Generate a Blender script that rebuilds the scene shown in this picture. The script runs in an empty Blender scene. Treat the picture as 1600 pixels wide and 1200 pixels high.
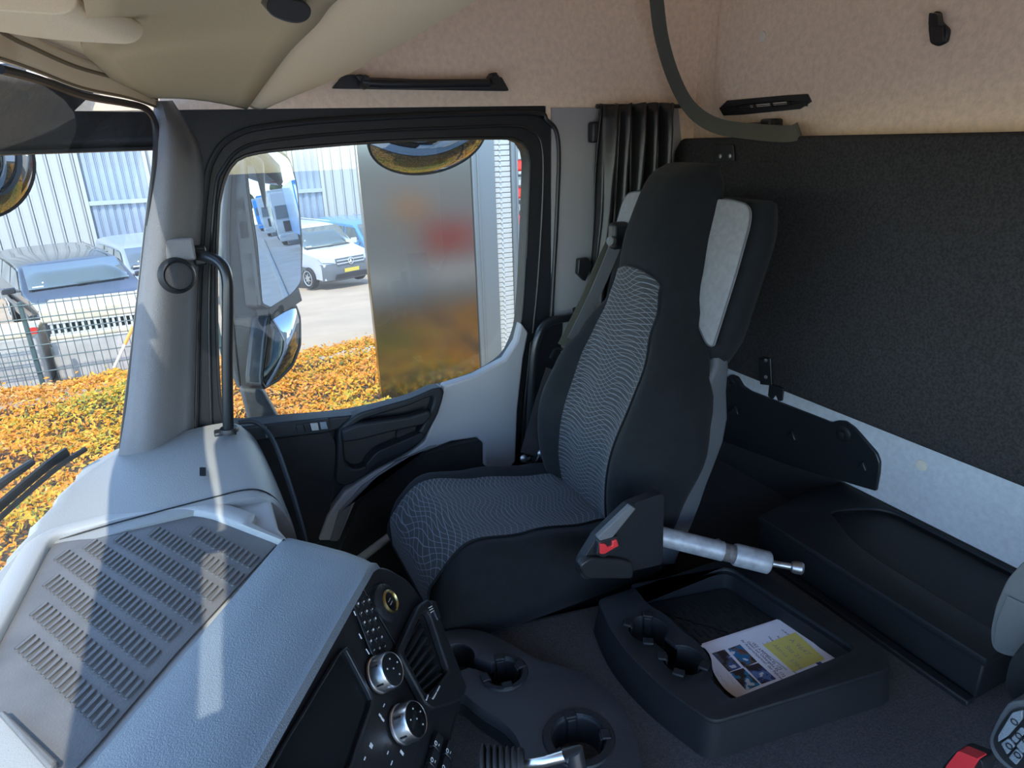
import bpy, bmesh, math, random
from mathutils import Vector, Matrix
R = random.Random(7)
S = bpy.context.scene
COL = S.collection
V = Vector
# ------------------------------------------------------------------ camera, light, exposure
F_PX = 1038.0                      # focal length in pixels of the 1600 x 1200 frame
AX = V((0.90249513, -0.17491541, 0.39358245))   # cab axes (back, across, up) seen from the camera: right, down, forward
AY = V((-0.4296462, -0.30173626, 0.85109304))
AZ = V((-0.03011119, -0.93720853, -0.34746725))
cam = bpy.data.cameras.new('camera')
cam.sensor_width = 36.0
cam.lens = F_PX / 1600 * 36.0
cam.clip_start = 0.02
cam.clip_end = 500
camo = bpy.data.objects.new('camera', cam)
COL.objects.link(camo)
camo.matrix_world = Matrix(((AX.x, -AX.y, -AX.z, 0), (AY.x, -AY.y, -AY.z, 0), (AZ.x, -AZ.y, -AZ.z, 0), (0, 0, 0, 1)))
S.camera = camo

SUN_DIR = V((-0.22, -0.50, 0.75)).normalized()
sun = bpy.data.lights.new('sun', 'SUN')
sun.energy = 2.7
sun.angle = math.radians(0.55)
sun.color = (1.0, 0.94, 0.84)
suno = bpy.data.objects.new('sun', sun)
COL.objects.link(suno)
suno.location = (-6, -12, 20)
suno.rotation_euler = SUN_DIR.to_track_quat('Z', 'Y').to_euler()
W = bpy.data.worlds.new('sky')
S.world = W
W.use_nodes = True
wn = W.node_tree
bg = wn.nodes['Background']
sky = wn.nodes.new('ShaderNodeTexSky')
sky.sky_type = 'NISHITA'
sky.sun_disc = False
sky.sun_elevation = math.asin(SUN_DIR.z)
sky.sun_rotation = math.atan2(SUN_DIR.x, SUN_DIR.y)
sky.air_density = 1.15
sky.dust_density = 0.0
sky.altitude = 3000.0
sky.ozone_density = 1.0
wn.links.new(sky.outputs[0], bg.inputs[0])
bg.inputs[1].default_value = 0.42
S.view_settings.view_transform = 'Standard'
S.view_settings.look = 'None'
S.view_settings.gamma = 1.0
S.view_settings.use_curve_mapping = False
S.view_settings.exposure = 1.10
S.cycles.max_bounces = 10
S.cycles.diffuse_bounces = 6
S.cycles.glossy_bounces = 5
S.cycles.transparent_max_bounces = 16

# ------------------------------------------------------------------ placing helpers
def ray(px, py):
    c = V(((px - 800) / F_PX, (py - 600) / F_PX, 1.0))
    return V((AX.dot(c), AY.dot(c), AZ.dot(c)))
def P(px, py, X=None, Y=None, Z=None, o=None, n=None):
    """the point of a known plane (X, Y or Z = const, or through o with normal n) on the sight line of a photo point"""
    d = ray(px, py)
    if X is not None: return d * (X / d.x)
    if Y is not None: return d * (Y / d.y)
    if Z is not None: return d * (Z / d.z)
    return d * (V(o).dot(V(n)) / d.dot(V(n)))
def PS(pts, **k): return [P(x, y, **k) for x, y in pts]

ORG = {}
def org(o):
    return ORG.get(o.name, V((0, 0, 0))) if o else V((0, 0, 0))
def tag(o, label=None, cat=None, group=None, kind=None):
    if label: o['label'] = label
    if cat: o['category'] = cat
    if group: o['group'] = group
    if kind: o['kind'] = kind
    return o
def thing(name, label, cat, loc, group=None, kind=None):
    o = bpy.data.objects.new(name, None)
    COL.objects.link(o)
    o.empty_display_size = 0.05
    o.location = loc
    ORG[o.name] = V(loc)
    return tag(o, label, cat, group, kind)
def M(name, vs, fs, m, parent=None, smooth=40, bevel=0, seg=2, uv=None, solid=0, sub=0, mats=None, fmat=None):
    vs = [V(v) for v in vs]
    if parent: o0 = org(parent)
    else:
        o0 = V((sum(v.x for v in vs) / len(vs), sum(v.y for v in vs) / len(vs), min(v.z for v in vs)))
    me = bpy.data.meshes.new(name)
    me.from_pydata([v - o0 for v in vs], [], fs)
    if uv:
        l = me.uv_layers.new(name='uv')
        for lp in me.loops: l.data[lp.index].uv = uv[lp.vertex_index]
    for mm in (mats or [m]): me.materials.append(mm)
    if fmat: me.polygons.foreach_set('material_index', fmat)
    me.validate()
    bm = bmesh.new(); bm.from_mesh(me)
    bmesh.ops.recalc_face_normals(bm, faces=bm.faces)
    bm.to_mesh(me); bm.free()
    return link(name, me, parent, o0, smooth, bevel, seg, solid, sub)
def link(name, me, parent, o0, smooth=40, bevel=0, seg=2, solid=0, sub=0):
    if smooth:
        me.polygons.foreach_set('use_smooth', [True] * len(me.polygons))
        me.set_sharp_from_angle(angle=math.radians(smooth))
    o = bpy.data.objects.new(name, me)
    COL.objects.link(o)
    if parent: o.parent = parent
    else: o.location = o0
    ORG[o.name] = V(o0)
    if solid:
        q = o.modifiers.new('s', 'SOLIDIFY'); q.thickness = solid; q.offset = 0
    if sub:
        q = o.modifiers.new('u', 'SUBSURF'); q.levels = q.render_levels = sub
    if bevel:
        q = o.modifiers.new('b', 'BEVEL'); q.width = bevel; q.segments = seg; q.limit_method = 'ANGLE'; q.angle_limit = math.radians(35)
    return o
class G:
    """collects vertices and faces"""
    def __init__(s): s.v = []; s.f = []
    def add(s, vs, fs):
        b = len(s.v); s.v += [V(v) for v in vs]; s.f += [[i + b for i in f] for f in fs]; return s
    def box(s, c, d, rot=None):
        c = V(c); x, y, z = d[0] / 2, d[1] / 2, d[2] / 2
        p = [V((a * x, b * y, e * z)) for a in (-1, 1) for b in (-1, 1) for e in (-1, 1)]
        if rot is not None: p = [rot @ q for q in p]
        return s.add([c + q for q in p], [(0, 1, 3, 2), (4, 6, 7, 5), (0, 4, 5, 1), (2, 3, 7, 6), (0, 2, 6, 4), (1, 5, 7, 3)])
    def loft(s, rings, cap=True, closed=True):
        n = len(rings[0]); b = len(s.v)
        for r in rings: s.v += [V(q) for q in r]
        for i in range(len(rings) - 1):
            for j in range(n if closed else n - 1):
                k = (j + 1) % n
                s.f.append([b + i * n + j, b + i * n + k, b + (i + 1) * n + k, b + (i + 1) * n + j])
        if cap and closed:
            s.f.append([b + j for j in range(n)][::-1]); s.f.append([b + (len(rings) - 1) * n + j for j in range(n)])
        return s
    def tube(s, path, r, n=12, cap=True):
        path = [V(p) for p in path]; rings = []; u = None
        for i, p in enumerate(path):
            t = (path[min(i + 1, len(path) - 1)] - path[max(i - 1, 0)]).normalized()
            if u is None: u = t.orthogonal().normalized()
            u = (u - t * u.dot(t)).normalized(); w = t.cross(u)
            rr = r[i] if isinstance(r, (list, tuple)) else r
            rings.append([p + (u * math.cos(a) + w * math.sin(a)) * rr for a in (2 * math.pi * k / n for k in range(n))])
        return s.loft(rings, cap)
    def ribbon(s, path, wdir, w, t=0.002):
        """flat webbing along a path, wide along wdir (one vector or one per point)"""
        path = [V(p) for p in path]; rings = []
        for i, p in enumerate(path):
            tg = (path[min(i + 1, len(path) - 1)] - path[max(i - 1, 0)]).normalized()
            wd = V(wdir[i]) if isinstance(wdir, list) else V(wdir)
            wd = (wd - tg * wd.dot(tg)).normalized(); nn = tg.cross(wd)
            rings.append([p + wd * w / 2 + nn * t / 2, p - wd * w / 2 + nn * t / 2, p - wd * w / 2 - nn * t / 2, p + wd * w / 2 - nn * t / 2])
        return s.loft(rings)
    def lathe(s, c, ax, prof, n=24, cap=True):
        c = V(c); ax = V(ax).normalized(); u = ax.orthogonal().normalized(); w = ax.cross(u)
        return s.loft([[c + ax * h + (u * math.cos(a) + w * math.sin(a)) * r for a in (2 * math.pi * k / n for k in range(n))] for r, h in prof], cap)
    def slab(s, pts, off):
        n = len(pts); off = V(off)
        return s.add(list(pts) + [V(p) + off for p in pts], [list(range(n))[::-1], list(range(n, 2 * n))] + [[i, (i + 1) % n, (i + 1) % n + n, i + n] for i in range(n)])
    def frame(s, outer, inner, off):
        n = len(outer); off = V(off); b = len(s.v)
        s.v += [V(p) for p in outer] + [V(p) for p in inner] + [V(p) + off for p in outer] + [V(p) + off for p in inner]
        for i in range(n):
            k = (i + 1) % n
            s.f += [[b + i, b + k, b + n + k, b + n + i], [b + 2 * n + i, b + 3 * n + i, b + 3 * n + k, b + 2 * n + k],
                    [b + i, b + 2 * n + i, b + 2 * n + k, b + k], [b + n + i, b + n + k, b + 3 * n + k, b + 3 * n + i]]
        return s
    def make(s, name, m, parent=None, **k): return M(name, s.v, s.f, m, parent, **k)
def smooth_path(pts, n=8):
    pts = [V(p) for p in pts]; out = []
    for i in range(len(pts) - 1):
        a = pts[max(i - 1, 0)]; b = pts[i]; c = pts[i + 1]; d = pts[min(i + 2, len(pts) - 1)]
        for k in range(n):
            t = k / n
            out.append(0.5 * ((2 * b) + (c - a) * t + (2 * a - 5 * b + 4 * c - d) * t * t + (3 * b - a - 3 * c + d) * t ** 3))
    return out + [pts[-1]]
def rnd(pts, r, n=5):
    """rounds the corners of a polygon; r one radius or one per corner"""
    pts = [V(p) for p in pts]; out = []; m = len(pts)
    for i in range(m):
        p, a, b = pts[i], pts[i - 1], pts[(i + 1) % m]
        rr = r[i] if isinstance(r, (list, tuple)) else r
        if rr <= 0: out.append(p); continue
        la, lb = (a - p).length, (b - p).length
        q0 = p + (a - p) * min(rr / la, 0.49); q1 = p + (b - p) * min(rr / lb, 0.49)
        for k in range(n + 1):
            t = k / n; out.append(q0 * (1 - t) ** 2 + p * 2 * t * (1 - t) + q1 * t * t)
    return out
def rnd2(pts, r, n=5): return [(p.x, p.y) for p in rnd([V((x, y, 0)) for x, y in pts], r, n)]
def resample(poly, c, n, ux, uy):
    """the outline cut by n rays from c, in the plane of ux, uy: gives two outlines the same points"""
    c = V(c); q = [((V(p) - c).dot(ux), (V(p) - c).dot(uy)) for p in poly]; out = []
    for k in range(n):
        a = 2 * math.pi * k / n; dx, dy = math.cos(a), math.sin(a); best = 0
        for i in range(len(q)):
            (x1, y1), (x2, y2) = q[i - 1], q[i]
            ex, ey = x2 - x1, y2 - y1; den = dx * ey - dy * ex
            if abs(den) < 1e-12: continue
            t = (x1 * ey - y1 * ex) / den; u = (x1 * dy - y1 * dx) / den
            if t > 0 and -1e-6 <= u <= 1 + 1e-6: best = max(best, t)
        out.append(c + V(ux) * dx * best + V(uy) * dy * best)
    return out
def plate(name, outer, holes, z0, z1, m, parent=None, o=(0, 0, 0), ux=(1, 0, 0), uy=(0, 1, 0), bevel=0.0, smooth=40):
    """a plate with real holes: 2-D outlines (x, y) in the frame o, ux, uy from height z0 to z1 along ux x uy"""
    cu = bpy.data.curves.new('tmp', 'CURVE'); cu.dimensions = '2D'; cu.fill_mode = 'BOTH'
    for pl in [outer] + list(holes):
        sp = cu.splines.new('POLY'); sp.points.add(len(pl) - 1); sp.use_cyclic_u = True
        for i, q in enumerate(pl): sp.points[i].co = (q[0], q[1], 0, 1)
    cu.extrude = max((z1 - z0) / 2 - bevel, 0.0001); cu.bevel_depth = bevel; cu.bevel_resolution = 1; cu.offset = -bevel
    return from_curve(name, cu, (z0 + z1) / 2, m, parent, o, ux, uy, smooth)
def from_curve(name, cu, zmid, m, parent, o, ux, uy, smooth=40):
    ob = bpy.data.objects.new('tmp', cu)
    me = bpy.data.meshes.new_from_object(ob)
    bpy.data.objects.remove(ob); bpy.data.curves.remove(cu)
    ux = V(ux).normalized(); uy = V(uy).normalized(); uz = ux.cross(uy)
    o = V(o); o0 = org(parent) if parent else o
    for v in me.vertices:
        c = v.co.copy(); v.co = o + ux * c.x + uy * c.y + uz * (c.z + zmid) - o0
    bm = bmesh.new(); bm.from_mesh(me)
    bmesh.ops.remove_doubles(bm, verts=bm.verts, dist=1e-5)
    bm.to_mesh(me); bm.free()
    me.name = name
    me.materials.clear(); me.materials.append(m)
    return link(name, me, parent, o0, smooth)
def text(name, body, size, m, parent, o, ux, uy, depth=0.0003, spacing=1.0):
    cu = bpy.data.curves.new('tmp', 'FONT'); cu.body = body; cu.size = size; cu.extrude = depth
    cu.align_x = 'CENTER'; cu.align_y = 'CENTER'; cu.resolution_u = 2; cu.space_character = spacing
    return from_curve(name, cu, 0, m, parent, o, ux, uy, 0)
def pillow(name, Fp, n, df, db, m, parent, ns=20, nt=28, p=5.0, keep=None, pu=2.2):
    """closed cushion: rim Fp(s, t) on the square s, t in -1..1, front height df(s, t) along n, back depth db"""
    n = V(n); vs = []; fs = []
    def g(k, N):
        x = -1 + 2 * k / N
        return math.copysign(1 - (1 - abs(x)) ** 1.7, x)
    idx = {}
    for side in (1, -1):
        for i in range(ns + 1):
            for j in range(nt + 1):
                rim = i in (0, ns) or j in (0, nt)
                if rim and side < 0: idx[(side, i, j)] = idx[(1, i, j)]; continue
                s, t = g(i, ns), g(j, nt)
                fall = ((1 - abs(s) ** p) * (1 - abs(t) ** p)) ** (1 / pu) if not rim else 0
                h = (df(s, t) if side > 0 else -db) * fall
                idx[(side, i, j)] = len(vs); vs.append(V(Fp(s, t)) + n * h)
        for i in range(ns):
            for j in range(nt):
                fs.append([idx[(side, i, j)], idx[(side, i + 1, j)], idx[(side, i + 1, j + 1)], idx[(side, i, j + 1)]])
    return M(name, vs, fs, m, parent, smooth=70)
def copy_tree(o, parent=None, **over):
    c = o.copy(); COL.objects.link(c)
    if parent: c.parent = parent
    for ch in o.children: copy_tree(ch, c)
    return c
def lerp(tab, x):
    if x <= tab[0][0]: return tab[0][1]
    for (a, va), (b, vb) in zip(tab, tab[1:]):
        if x <= b:
            t = (x - a) / (b - a); t = t * t * (3 - 2 * t)
            return va + (vb - va) * t
    return tab[-1][1]
def inset(pts, d):
    """moves every side of a 2-D outline inwards by d"""
    n = len(pts); ar = sum(pts[i - 1][0] * pts[i][1] - pts[i][0] * pts[i - 1][1] for i in range(n)); s = 1 if ar > 0 else -1; out = []
    for i in range(n):
        a, b = V((*pts[i - 1], 0)), V((*pts[(i + 1) % n], 0)); t = (b - a).normalized()
        out.append((pts[i][0] - t.y * d * s, pts[i][1] + t.x * d * s))
    return out
def circ(cx, cy, r, n=28, a0=0.0, a1=2 * math.pi, ry=None):
    full = abs(a1 - a0 - 2 * math.pi) < 1e-6
    return [(cx + r * math.cos(a0 + (a1 - a0) * k / (n if full else n - 1)), cy + (ry or r) * math.sin(a0 + (a1 - a0) * k / (n if full else n - 1))) for k in range(n)]

# ------------------------------------------------------------------ materials
def nodes(name):
    m = bpy.data.materials.new(name); m.use_nodes = True
    t = m.node_tree; return m, t, t.nodes['Principled BSDF']
def mat(name, col, rough=0.5, metal=0.0, bump=0.0, bs=300.0, var=0.0, vs=12.0, spec=0.5, coat=0.0, sheen=0.0, stretch=None, detail=2.0):
    m, t, b = nodes(name)
    b.inputs['Base Color'].default_value = (*col, 1); b.inputs['Roughness'].default_value = rough
    b.inputs['Metallic'].default_value = metal; b.inputs['Specular IOR Level'].default_value = spec
    if coat: b.inputs['Coat Weight'].default_value = coat; b.inputs['Coat Roughness'].default_value = 0.05
    if sheen: b.inputs['Sheen Weight'].default_value = sheen; b.inputs['Sheen Roughness'].default_value = 0.5
    if bump or var:
        tc = t.nodes.new('ShaderNodeTexCoord'); src = tc.outputs['Object']
        if stretch:
            mp = t.nodes.new('ShaderNodeMapping'); mp.inputs['Scale'].default_value = stretch
            t.links.new(src, mp.inputs[0]); src = mp.outputs[0]
    if bump:
        nz = t.nodes.new('ShaderNodeTexNoise'); nz.inputs['Scale'].default_value = bs; nz.inputs['Detail'].default_value = detail
        bp = t.nodes.new('ShaderNodeBump'); bp.inputs['Strength'].default_value = bump; bp.inputs['Distance'].default_value = 0.002
        t.links.new(src, nz.inputs[0]); t.links.new(nz.outputs[0], bp.inputs['Height']); t.links.new(bp.outputs[0], b.inputs['Normal'])
    if var:
        nz = t.nodes.new('ShaderNodeTexNoise'); nz.inputs['Scale'].default_value = vs; nz.inputs['Detail'].default_value = 4
        mx = t.nodes.new('ShaderNodeMix'); mx.data_type = 'RGBA'
        mx.inputs[6].default_value = (*[c * (1 - var) for c in col], 1); mx.inputs[7].default_value = (*[min(c * (1 + var), 1) for c in col], 1)
        rp = t.nodes.new('ShaderNodeMapRange'); rp.inputs[1].default_value = 0.35; rp.inputs[2].default_value = 0.65
        t.links.new(src, nz.inputs[0]); t.links.new(nz.outputs[0], rp.inputs[0]); t.links.new(rp.outputs[0], mx.inputs[0]); t.links.new(mx.outputs[2], b.inputs['Base Color'])
    return m
def math_(t, op, a, b=None, c=None):
    n = t.nodes.new('ShaderNodeMath'); n.operation = op
    for i, x in enumerate((a, b, c)):
        if x is None: continue
        if isinstance(x, (int, float)): n.inputs[i].default_value = x
        else: t.links.new(x, n.inputs[i])
    return n.outputs[0]
def glass(name, tint=(0.93, 0.97, 0.96), fres=0.55, cap=0.035):
    m = bpy.data.materials.new(name); m.use_nodes = True; t = m.node_tree; t.nodes.clear()
    out = t.nodes.new('ShaderNodeOutputMaterial'); mx = t.nodes.new('ShaderNodeMixShader')
    tr = t.nodes.new('ShaderNodeBsdfTransparent'); gl = t.nodes.new('ShaderNodeBsdfGlossy'); fr = t.nodes.new('ShaderNodeLayerWeight')
    tr.inputs[0].default_value = (*tint, 1); gl.inputs['Roughness'].default_value = 0.0; fr.inputs[0].default_value = 0.5
    t.links.new(math_(t, 'MULTIPLY_ADD', math_(t, 'POWER', fr.outputs['Facing'], 5.0), fres, cap), mx.inputs[0]); t.links.new(tr.outputs[0], mx.inputs[1]); t.links.new(gl.outputs[0], mx.inputs[2]); t.links.new(mx.outputs[0], out.inputs[0])
    return m
def net_fabric():
    """black knit with a net of thin wavy pale threads, in the metric uv of the cushion"""
    m, t, b = nodes('net_fabric'); b.inputs['Roughness'].default_value = 0.9; b.inputs['Sheen Weight'].default_value = 0.15
    uv = t.nodes.new('ShaderNodeUVMap'); sp = t.nodes.new('ShaderNodeSeparateXYZ'); t.links.new(uv.outputs[0], sp.inputs[0])
    u, v = sp.outputs[0], sp.outputs[1]
    tc = t.nodes.new('ShaderNodeTexNoise'); tc.inputs['Scale'].default_value = 9; tc.inputs['Detail'].default_value = 0
    t.links.new(uv.outputs[0], tc.inputs[0])
    wob = math_(t, 'MULTIPLY', math_(t, 'SUBTRACT', tc.outputs[0], 0.5), 0.05)
    lines = None
    for k, (sl, am, fr, ph, per) in enumerate(((0.22, 0.006, 44.0, 0.0, 0.0115), (-0.22, 0.006, 44.0, 1.6, 0.0115))):
        w = math_(t, 'ADD', v, math_(t, 'MULTIPLY', u, sl))
        w = math_(t, 'ADD', w, math_(t, 'MULTIPLY', math_(t, 'SINE', math_(t, 'MULTIPLY_ADD', u, fr, ph)), am))
        w = math_(t, 'ADD', w, wob if k == 0 else math_(t, 'MULTIPLY', wob, -0.6))
        f = math_(t, 'FRACT', math_(t, 'DIVIDE', w, per))
        d = math_(t, 'ABSOLUTE', math_(t, 'SUBTRACT', f, 0.5))
        l = math_(t, 'SUBTRACT', 1.0, math_(t, 'SMOOTH_MIN', math_(t, 'DIVIDE', d, 0.075), 1.0, 0.2))
        l = math_(t, 'MAXIMUM', l, 0.0)
        lines = l if lines is None else math_(t, 'MAXIMUM', lines, l)
    mx = t.nodes.new('ShaderNodeMix'); mx.data_type = 'RGBA'
    mx.inputs[6].default_value = (0.016, 0.018, 0.021, 1); mx.inputs[7].default_value = (0.16, 0.18, 0.21, 1)
    t.links.new(lines, mx.inputs[0]); t.links.new(mx.outputs[2], b.inputs['Base Color'])
    return m
MT = dict(
    liner=mat('beige_headliner', (0.82, 0.64, 0.48), 0.95, bump=0.5, bs=160, var=0.07, vs=70, sheen=0.2),
    shelf=mat('beige_shell', (0.80, 0.64, 0.43), 0.6, bump=0.2, bs=400),
    dark=mat('dark_plastic', (0.0105, 0.0125, 0.0155), 0.5, bump=0.35, bs=500, spec=0.35),
    black=mat('black_plastic', (0.012, 0.013, 0.015), 0.45, bump=0.15, bs=500),
    satin=mat('satin_black', (0.016, 0.018, 0.021), 0.3),
    hood=mat('grained_blue_grey_plastic', (0.155, 0.185, 0.215), 0.42, bump=0.6, bs=420),
    rim=mat('light_grey_plastic', (0.34, 0.34, 0.33), 0.5, bump=0.3, bs=500),
    pod=mat('grained_grey_plastic', (0.27, 0.27, 0.26), 0.45, bump=0.4, bs=500),
    rubber=mat('grey_rubber', (0.13, 0.125, 0.12), 0.5, bump=0.3, bs=300, var=0.12, vs=14),
    pillar=mat('grained_pillar_plastic', (0.17, 0.17, 0.18), 0.55, bump=0.7, bs=700),
    door=mat('light_door_plastic', (0.30, 0.30, 0.31), 0.5, bump=0.3, bs=600),
    carpet=mat('grey_carpet', (0.040, 0.037, 0.038), 0.95, bump=1.0, bs=380, var=0.45, vs=330, sheen=0.1),
    carpetd=mat('dark_carpet', (0.011, 0.0115, 0.0125), 0.95, bump=0.8, bs=500, var=0.15, vs=50, sheen=0.15),
    cloth=mat('black_seat_cloth', (0.009, 0.0108, 0.013), 0.9, bump=0.5, bs=700, sheen=0.05, var=0.12, vs=40, spec=0.15),
    clothg=mat('grey_seat_cloth', (0.20, 0.205, 0.22), 0.85, bump=0.3, bs=800, sheen=0.2, var=0.08, vs=80),
    clothb=mat('black_bunk_cloth', (0.034, 0.033, 0.035), 0.95, bump=0.9, bs=450, var=0.3, vs=180, spec=0.2),
    shell=mat('slate_seat_shell', (0.075, 0.083, 0.095), 0.6, bump=0.3, bs=500),
    net=net_fabric(),
    web=mat('olive_webbing', (0.085, 0.085, 0.065), 0.8, bump=0.6, bs=900, stretch=(1, 1, 0.2)),
    belt=mat('grey_belt', (0.12, 0.125, 0.13), 0.6, bump=0.4, bs=900),
    vinyl=mat('black_curtain_vinyl', (0.018, 0.018, 0.019), 0.32, bump=0.25, bs=60),
    red=mat('red_plastic', (0.62, 0.035, 0.04), 0.35),
    chrome=mat('chrome', (0.80, 0.81, 0.83), 0.28, 1.0),
    brass=mat('brass_ring', (0.45, 0.36, 0.16), 0.3, 1.0),
    steel=mat('worn_steel', (0.42, 0.43, 0.44), 0.38, 0.9, var=0.25, vs=40),
    paint=mat('worn_grey_paint', (0.30, 0.32, 0.35), 0.45, 0.2, var=0.2, vs=45),
    rust=mat('dull_joint', (0.13, 0.12, 0.115), 0.7, 0.3, var=0.3, vs=90),
    screen=mat('dark_screen', (0.006, 0.007, 0.008), 0.2, spec=0.2),
    gloss=mat('glossy_black', (0.008, 0.009, 0.010), 0.18),
    mark=mat('white_marking', (0.62, 0.64, 0.66), 0.5),
    paper=mat('white_paper', (0.80, 0.80, 0.86), 0.7),
    note=mat('yellow_note', (0.70, 0.62, 0.17), 0.7),
    ink=mat('dark_ink', (0.05, 0.055, 0.10), 0.6),
    pencil=mat('faint_pencil', (0.38, 0.36, 0.22), 0.7),
    cap=mat('beige_cap', (0.72, 0.66, 0.55), 0.5),
    mirror=mat('mirror_glass', (0.27, 0.325, 0.385), 0.0, 1.0),
    glass=glass('side_glass'), windscreen=glass('windscreen_glass', (0.92, 0.96, 0.94), 0.40, 0.03),
    smoked=mat('smoked_visor', (0.022, 0.021, 0.021), 0.3, bump=0.6, bs=60),
    ext=mat('exterior_black', (0.020, 0.021, 0.023), 0.45, bump=0.3, bs=500),
    housing=mat('mirror_housing', (0.055, 0.058, 0.062), 0.5, bump=0.5, bs=600),
    body=mat('white_truck_paint', (0.75, 0.76, 0.78), 0.25, coat=0.4),
)
# ------------------------------------------------------------------ the cab shell (setting)
def st(o): return tag(o, kind='structure')
YW = 1.75          # inside of the passenger side
XB = 1.46          # rear wall
# floor of the footwell and the engine tunnel between the seats
g = G().box((0.45, 0.62, -1.42), (2.3, 2.5, 0.06)); st(g.make('floor', MT['carpetd']))
tun = rnd([V((0.22, -0.10, 0)), V((1.46, -0.10, 0)), V((1.46, 1.0, 0)), V((0.80, 1.02, 0)), V((0.36, 1.10, 0)), V((0.22, 1.10, 0))], 0.03)
g = G().slab([V((p.x, p.y, -1.39)) for p in tun], (0, 0, 0.405)); st(g.make('floor', MT['carpet'], bevel=0.02, seg=3))
# rear wall, side wall above the door and behind it, ceiling
g = G().box((XB + 0.03, 0.62, -0.36), (0.06, 2.6, 2.1)); st(g.make('wall_back', MT['liner']))
g = G().box((0.62, YW + 0.03, 0.41), (1.70, 0.06, 0.66)); g.box((1.20, YW + 0.031, -0.62), (0.52, 0.058, 1.42))
st(g.make('wall_right', MT['liner']))
g = G().box((0.75, 0.62, 0.76), (1.52, 2.6, 0.05)); st(g.make('ceiling', MT['liner']))
# raised rear wall panel with a rounded corner
pl = rnd2([(-1.66, -0.10), (0.35, -0.10), (0.35, 0.62), (-1.66, 0.62)], [0.012, 0.01, 0.01, 0.06])
st(plate('trim_1', pl, [], 0, 0.012, MT['liner'], o=(XB, 0, 0), ux=(0, -1, 0), uy=(0, 0, 1), bevel=0.004))
# strip of the rear wall under the bunk: light on it painted as paler colour
st(G().box((XB - 0.006, 0.62, -0.755), (0.012, 2.24, 0.27)).make('trim_2', mat('lit_wall_strip', (0.55, 0.57, 0.60), 0.8, bump=0.4, bs=160, var=0.06, vs=90)))
# light side panel behind the door
sp = PS([(862, 168), (940, 168), (1060, 168), (1100, 600), (1100, 820), (862, 760), (862, 500)], Y=YW - 0.004)
st(G().slab(sp, (0, 0.012, 0)).make('trim_3', MT['door']))
# dark surround over the door opening
ou = PS([(246, 157), (850, 165), (868, 172), (880, 195), (560, 205), (420, 222), (372, 238), (341, 275), (331, 330), (300, 330), (240, 250)], Y=YW + 0.004)
st(G().slab(ou, (0, 0.03, 0)).make('trim_4', MT['dark'], bevel=0.004))
# front pillar
lc = [(242, 158), (241, 230), (231, 340), (213, 500), (198, 640), (180, 740)]
rc = [(268, 158), (309, 228), (317, 300), (309, 420), (305, 560), (300, 720)]
rings = []
for (lx, ly), (rx, ry) in zip(lc, rc):
    row = []
    for k in range(9):
        t = k / 8; yy = 1.665 + 0.075 * t - 0.045 * math.sin(math.pi * min(t * 1.15, 1)) ** 1.2
        row.append(P(lx + (rx - lx) * t, ly + (ry - ly) * t, Y=yy))
    rings.append(row)
gg = [[None] * 9 for _ in range(26)]
for k in range(9):
    sp_ = smooth_path([r[k] for r in rings], 5)
    for i, q in enumerate(sp_): gg[i][k] = q
g = G().loft(gg, cap=False, closed=False)
st(g.make('trim_5', MT['pillar'], smooth=60, solid=0.006))
# windscreen: curves at its top and bottom, mirrored about the middle of the cab
YC = 0.65
top = [(-0.030, 1.665, 0.092), (-0.085, 1.56, 0.098), (-0.150, 1.38, 0.103), (-0.205, 1.17, 0.108), (-0.250, 0.92, 0.112), (-0.265, 0.65, 0.114)]
bot = [(-0.245, 1.705, -0.70), (-0.345, 1.56, -0.735), (-0.425, 1.36, -0.77), (-0.475, 1.15, -0.785), (-0.510, 0.90, -0.79), (-0.525, 0.65, -0.79)]
top += [(x, 2 * YC - y, z) for x, y, z in top[-2::-1]]
bot += [(x, 2 * YC - y, z) for x, y, z in bot[-2::-1]]
tc, bc = smooth_path(top, 5), smooth_path(bot, 5)
rows = []
for a, b in zip(tc, bc):
    rows.append([a.lerp(b, k / 8) + V((-0.035 * math.sin(math.pi * k / 8), 0, 0)) for k in range(9)])
st(G().loft(rows, cap=False, closed=False).make('window_1', MT['windscreen'], smooth=80))
edge = [(0, 108), (60, 124), (130, 149), (195, 161), (226, 169), (240, 186), (244, 215), (242, 260), (232, 340), (214, 500), (201, 610), (190, 700)]
ey = [1.18, 1.27, 1.38, 1.52, 1.60, 1.645, 1.66, 1.662, 1.667, 1.68, 1.69, 1.70]
st(G().tube(smooth_path([P(x, y, Y=v) for (x, y), v in zip(edge, ey)], 6), 0.0065, 8).make('trim_6', MT['black']))
seal = [V(p) + V((0.006, 0, 0.012)) for p in bc]
st(G().tube(seal, 0.009, 8).make('trim_7', MT['black']))
# beige trim roll over the windscreen
oc = [P(x, y, Y=v) for (x, y), v in zip([(246, 156), (200, 147), (130, 134), (60, 108), (0, 90)], [1.69, 1.53, 1.38, 1.27, 1.18])] + [V((-0.255, 0.90, 0.120)), V((-0.268, 0.65, 0.122)), V((-0.25, 0.35, 0.12)), V((-0.15, -0.08, 0.11))]
ic = [P(x, y, Y=v) for (x, y), v in zip([(243, 148), (190, 112), (110, 84), (40, 50), (0, 25)], [1.66, 1.45, 1.30, 1.18, 1.10])] + [V((-0.13, 0.85, 0.150)), V((-0.14, 0.65, 0.152)), V((-0.12, 0.35, 0.15)), V((-0.03, -0.05, 0.14))]
oc, ic = smooth_path(oc, 5), smooth_path(ic, 5)
rows = []
for a, b in zip(oc, ic):
    rows.append([a.lerp(b, k / 8) + V((0, 0, -0.014 * math.sin(math.pi * k / 8) - 0.006 * math.sin(2 * math.pi * k / 8))) for k in range(9)])
roll = rows
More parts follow.
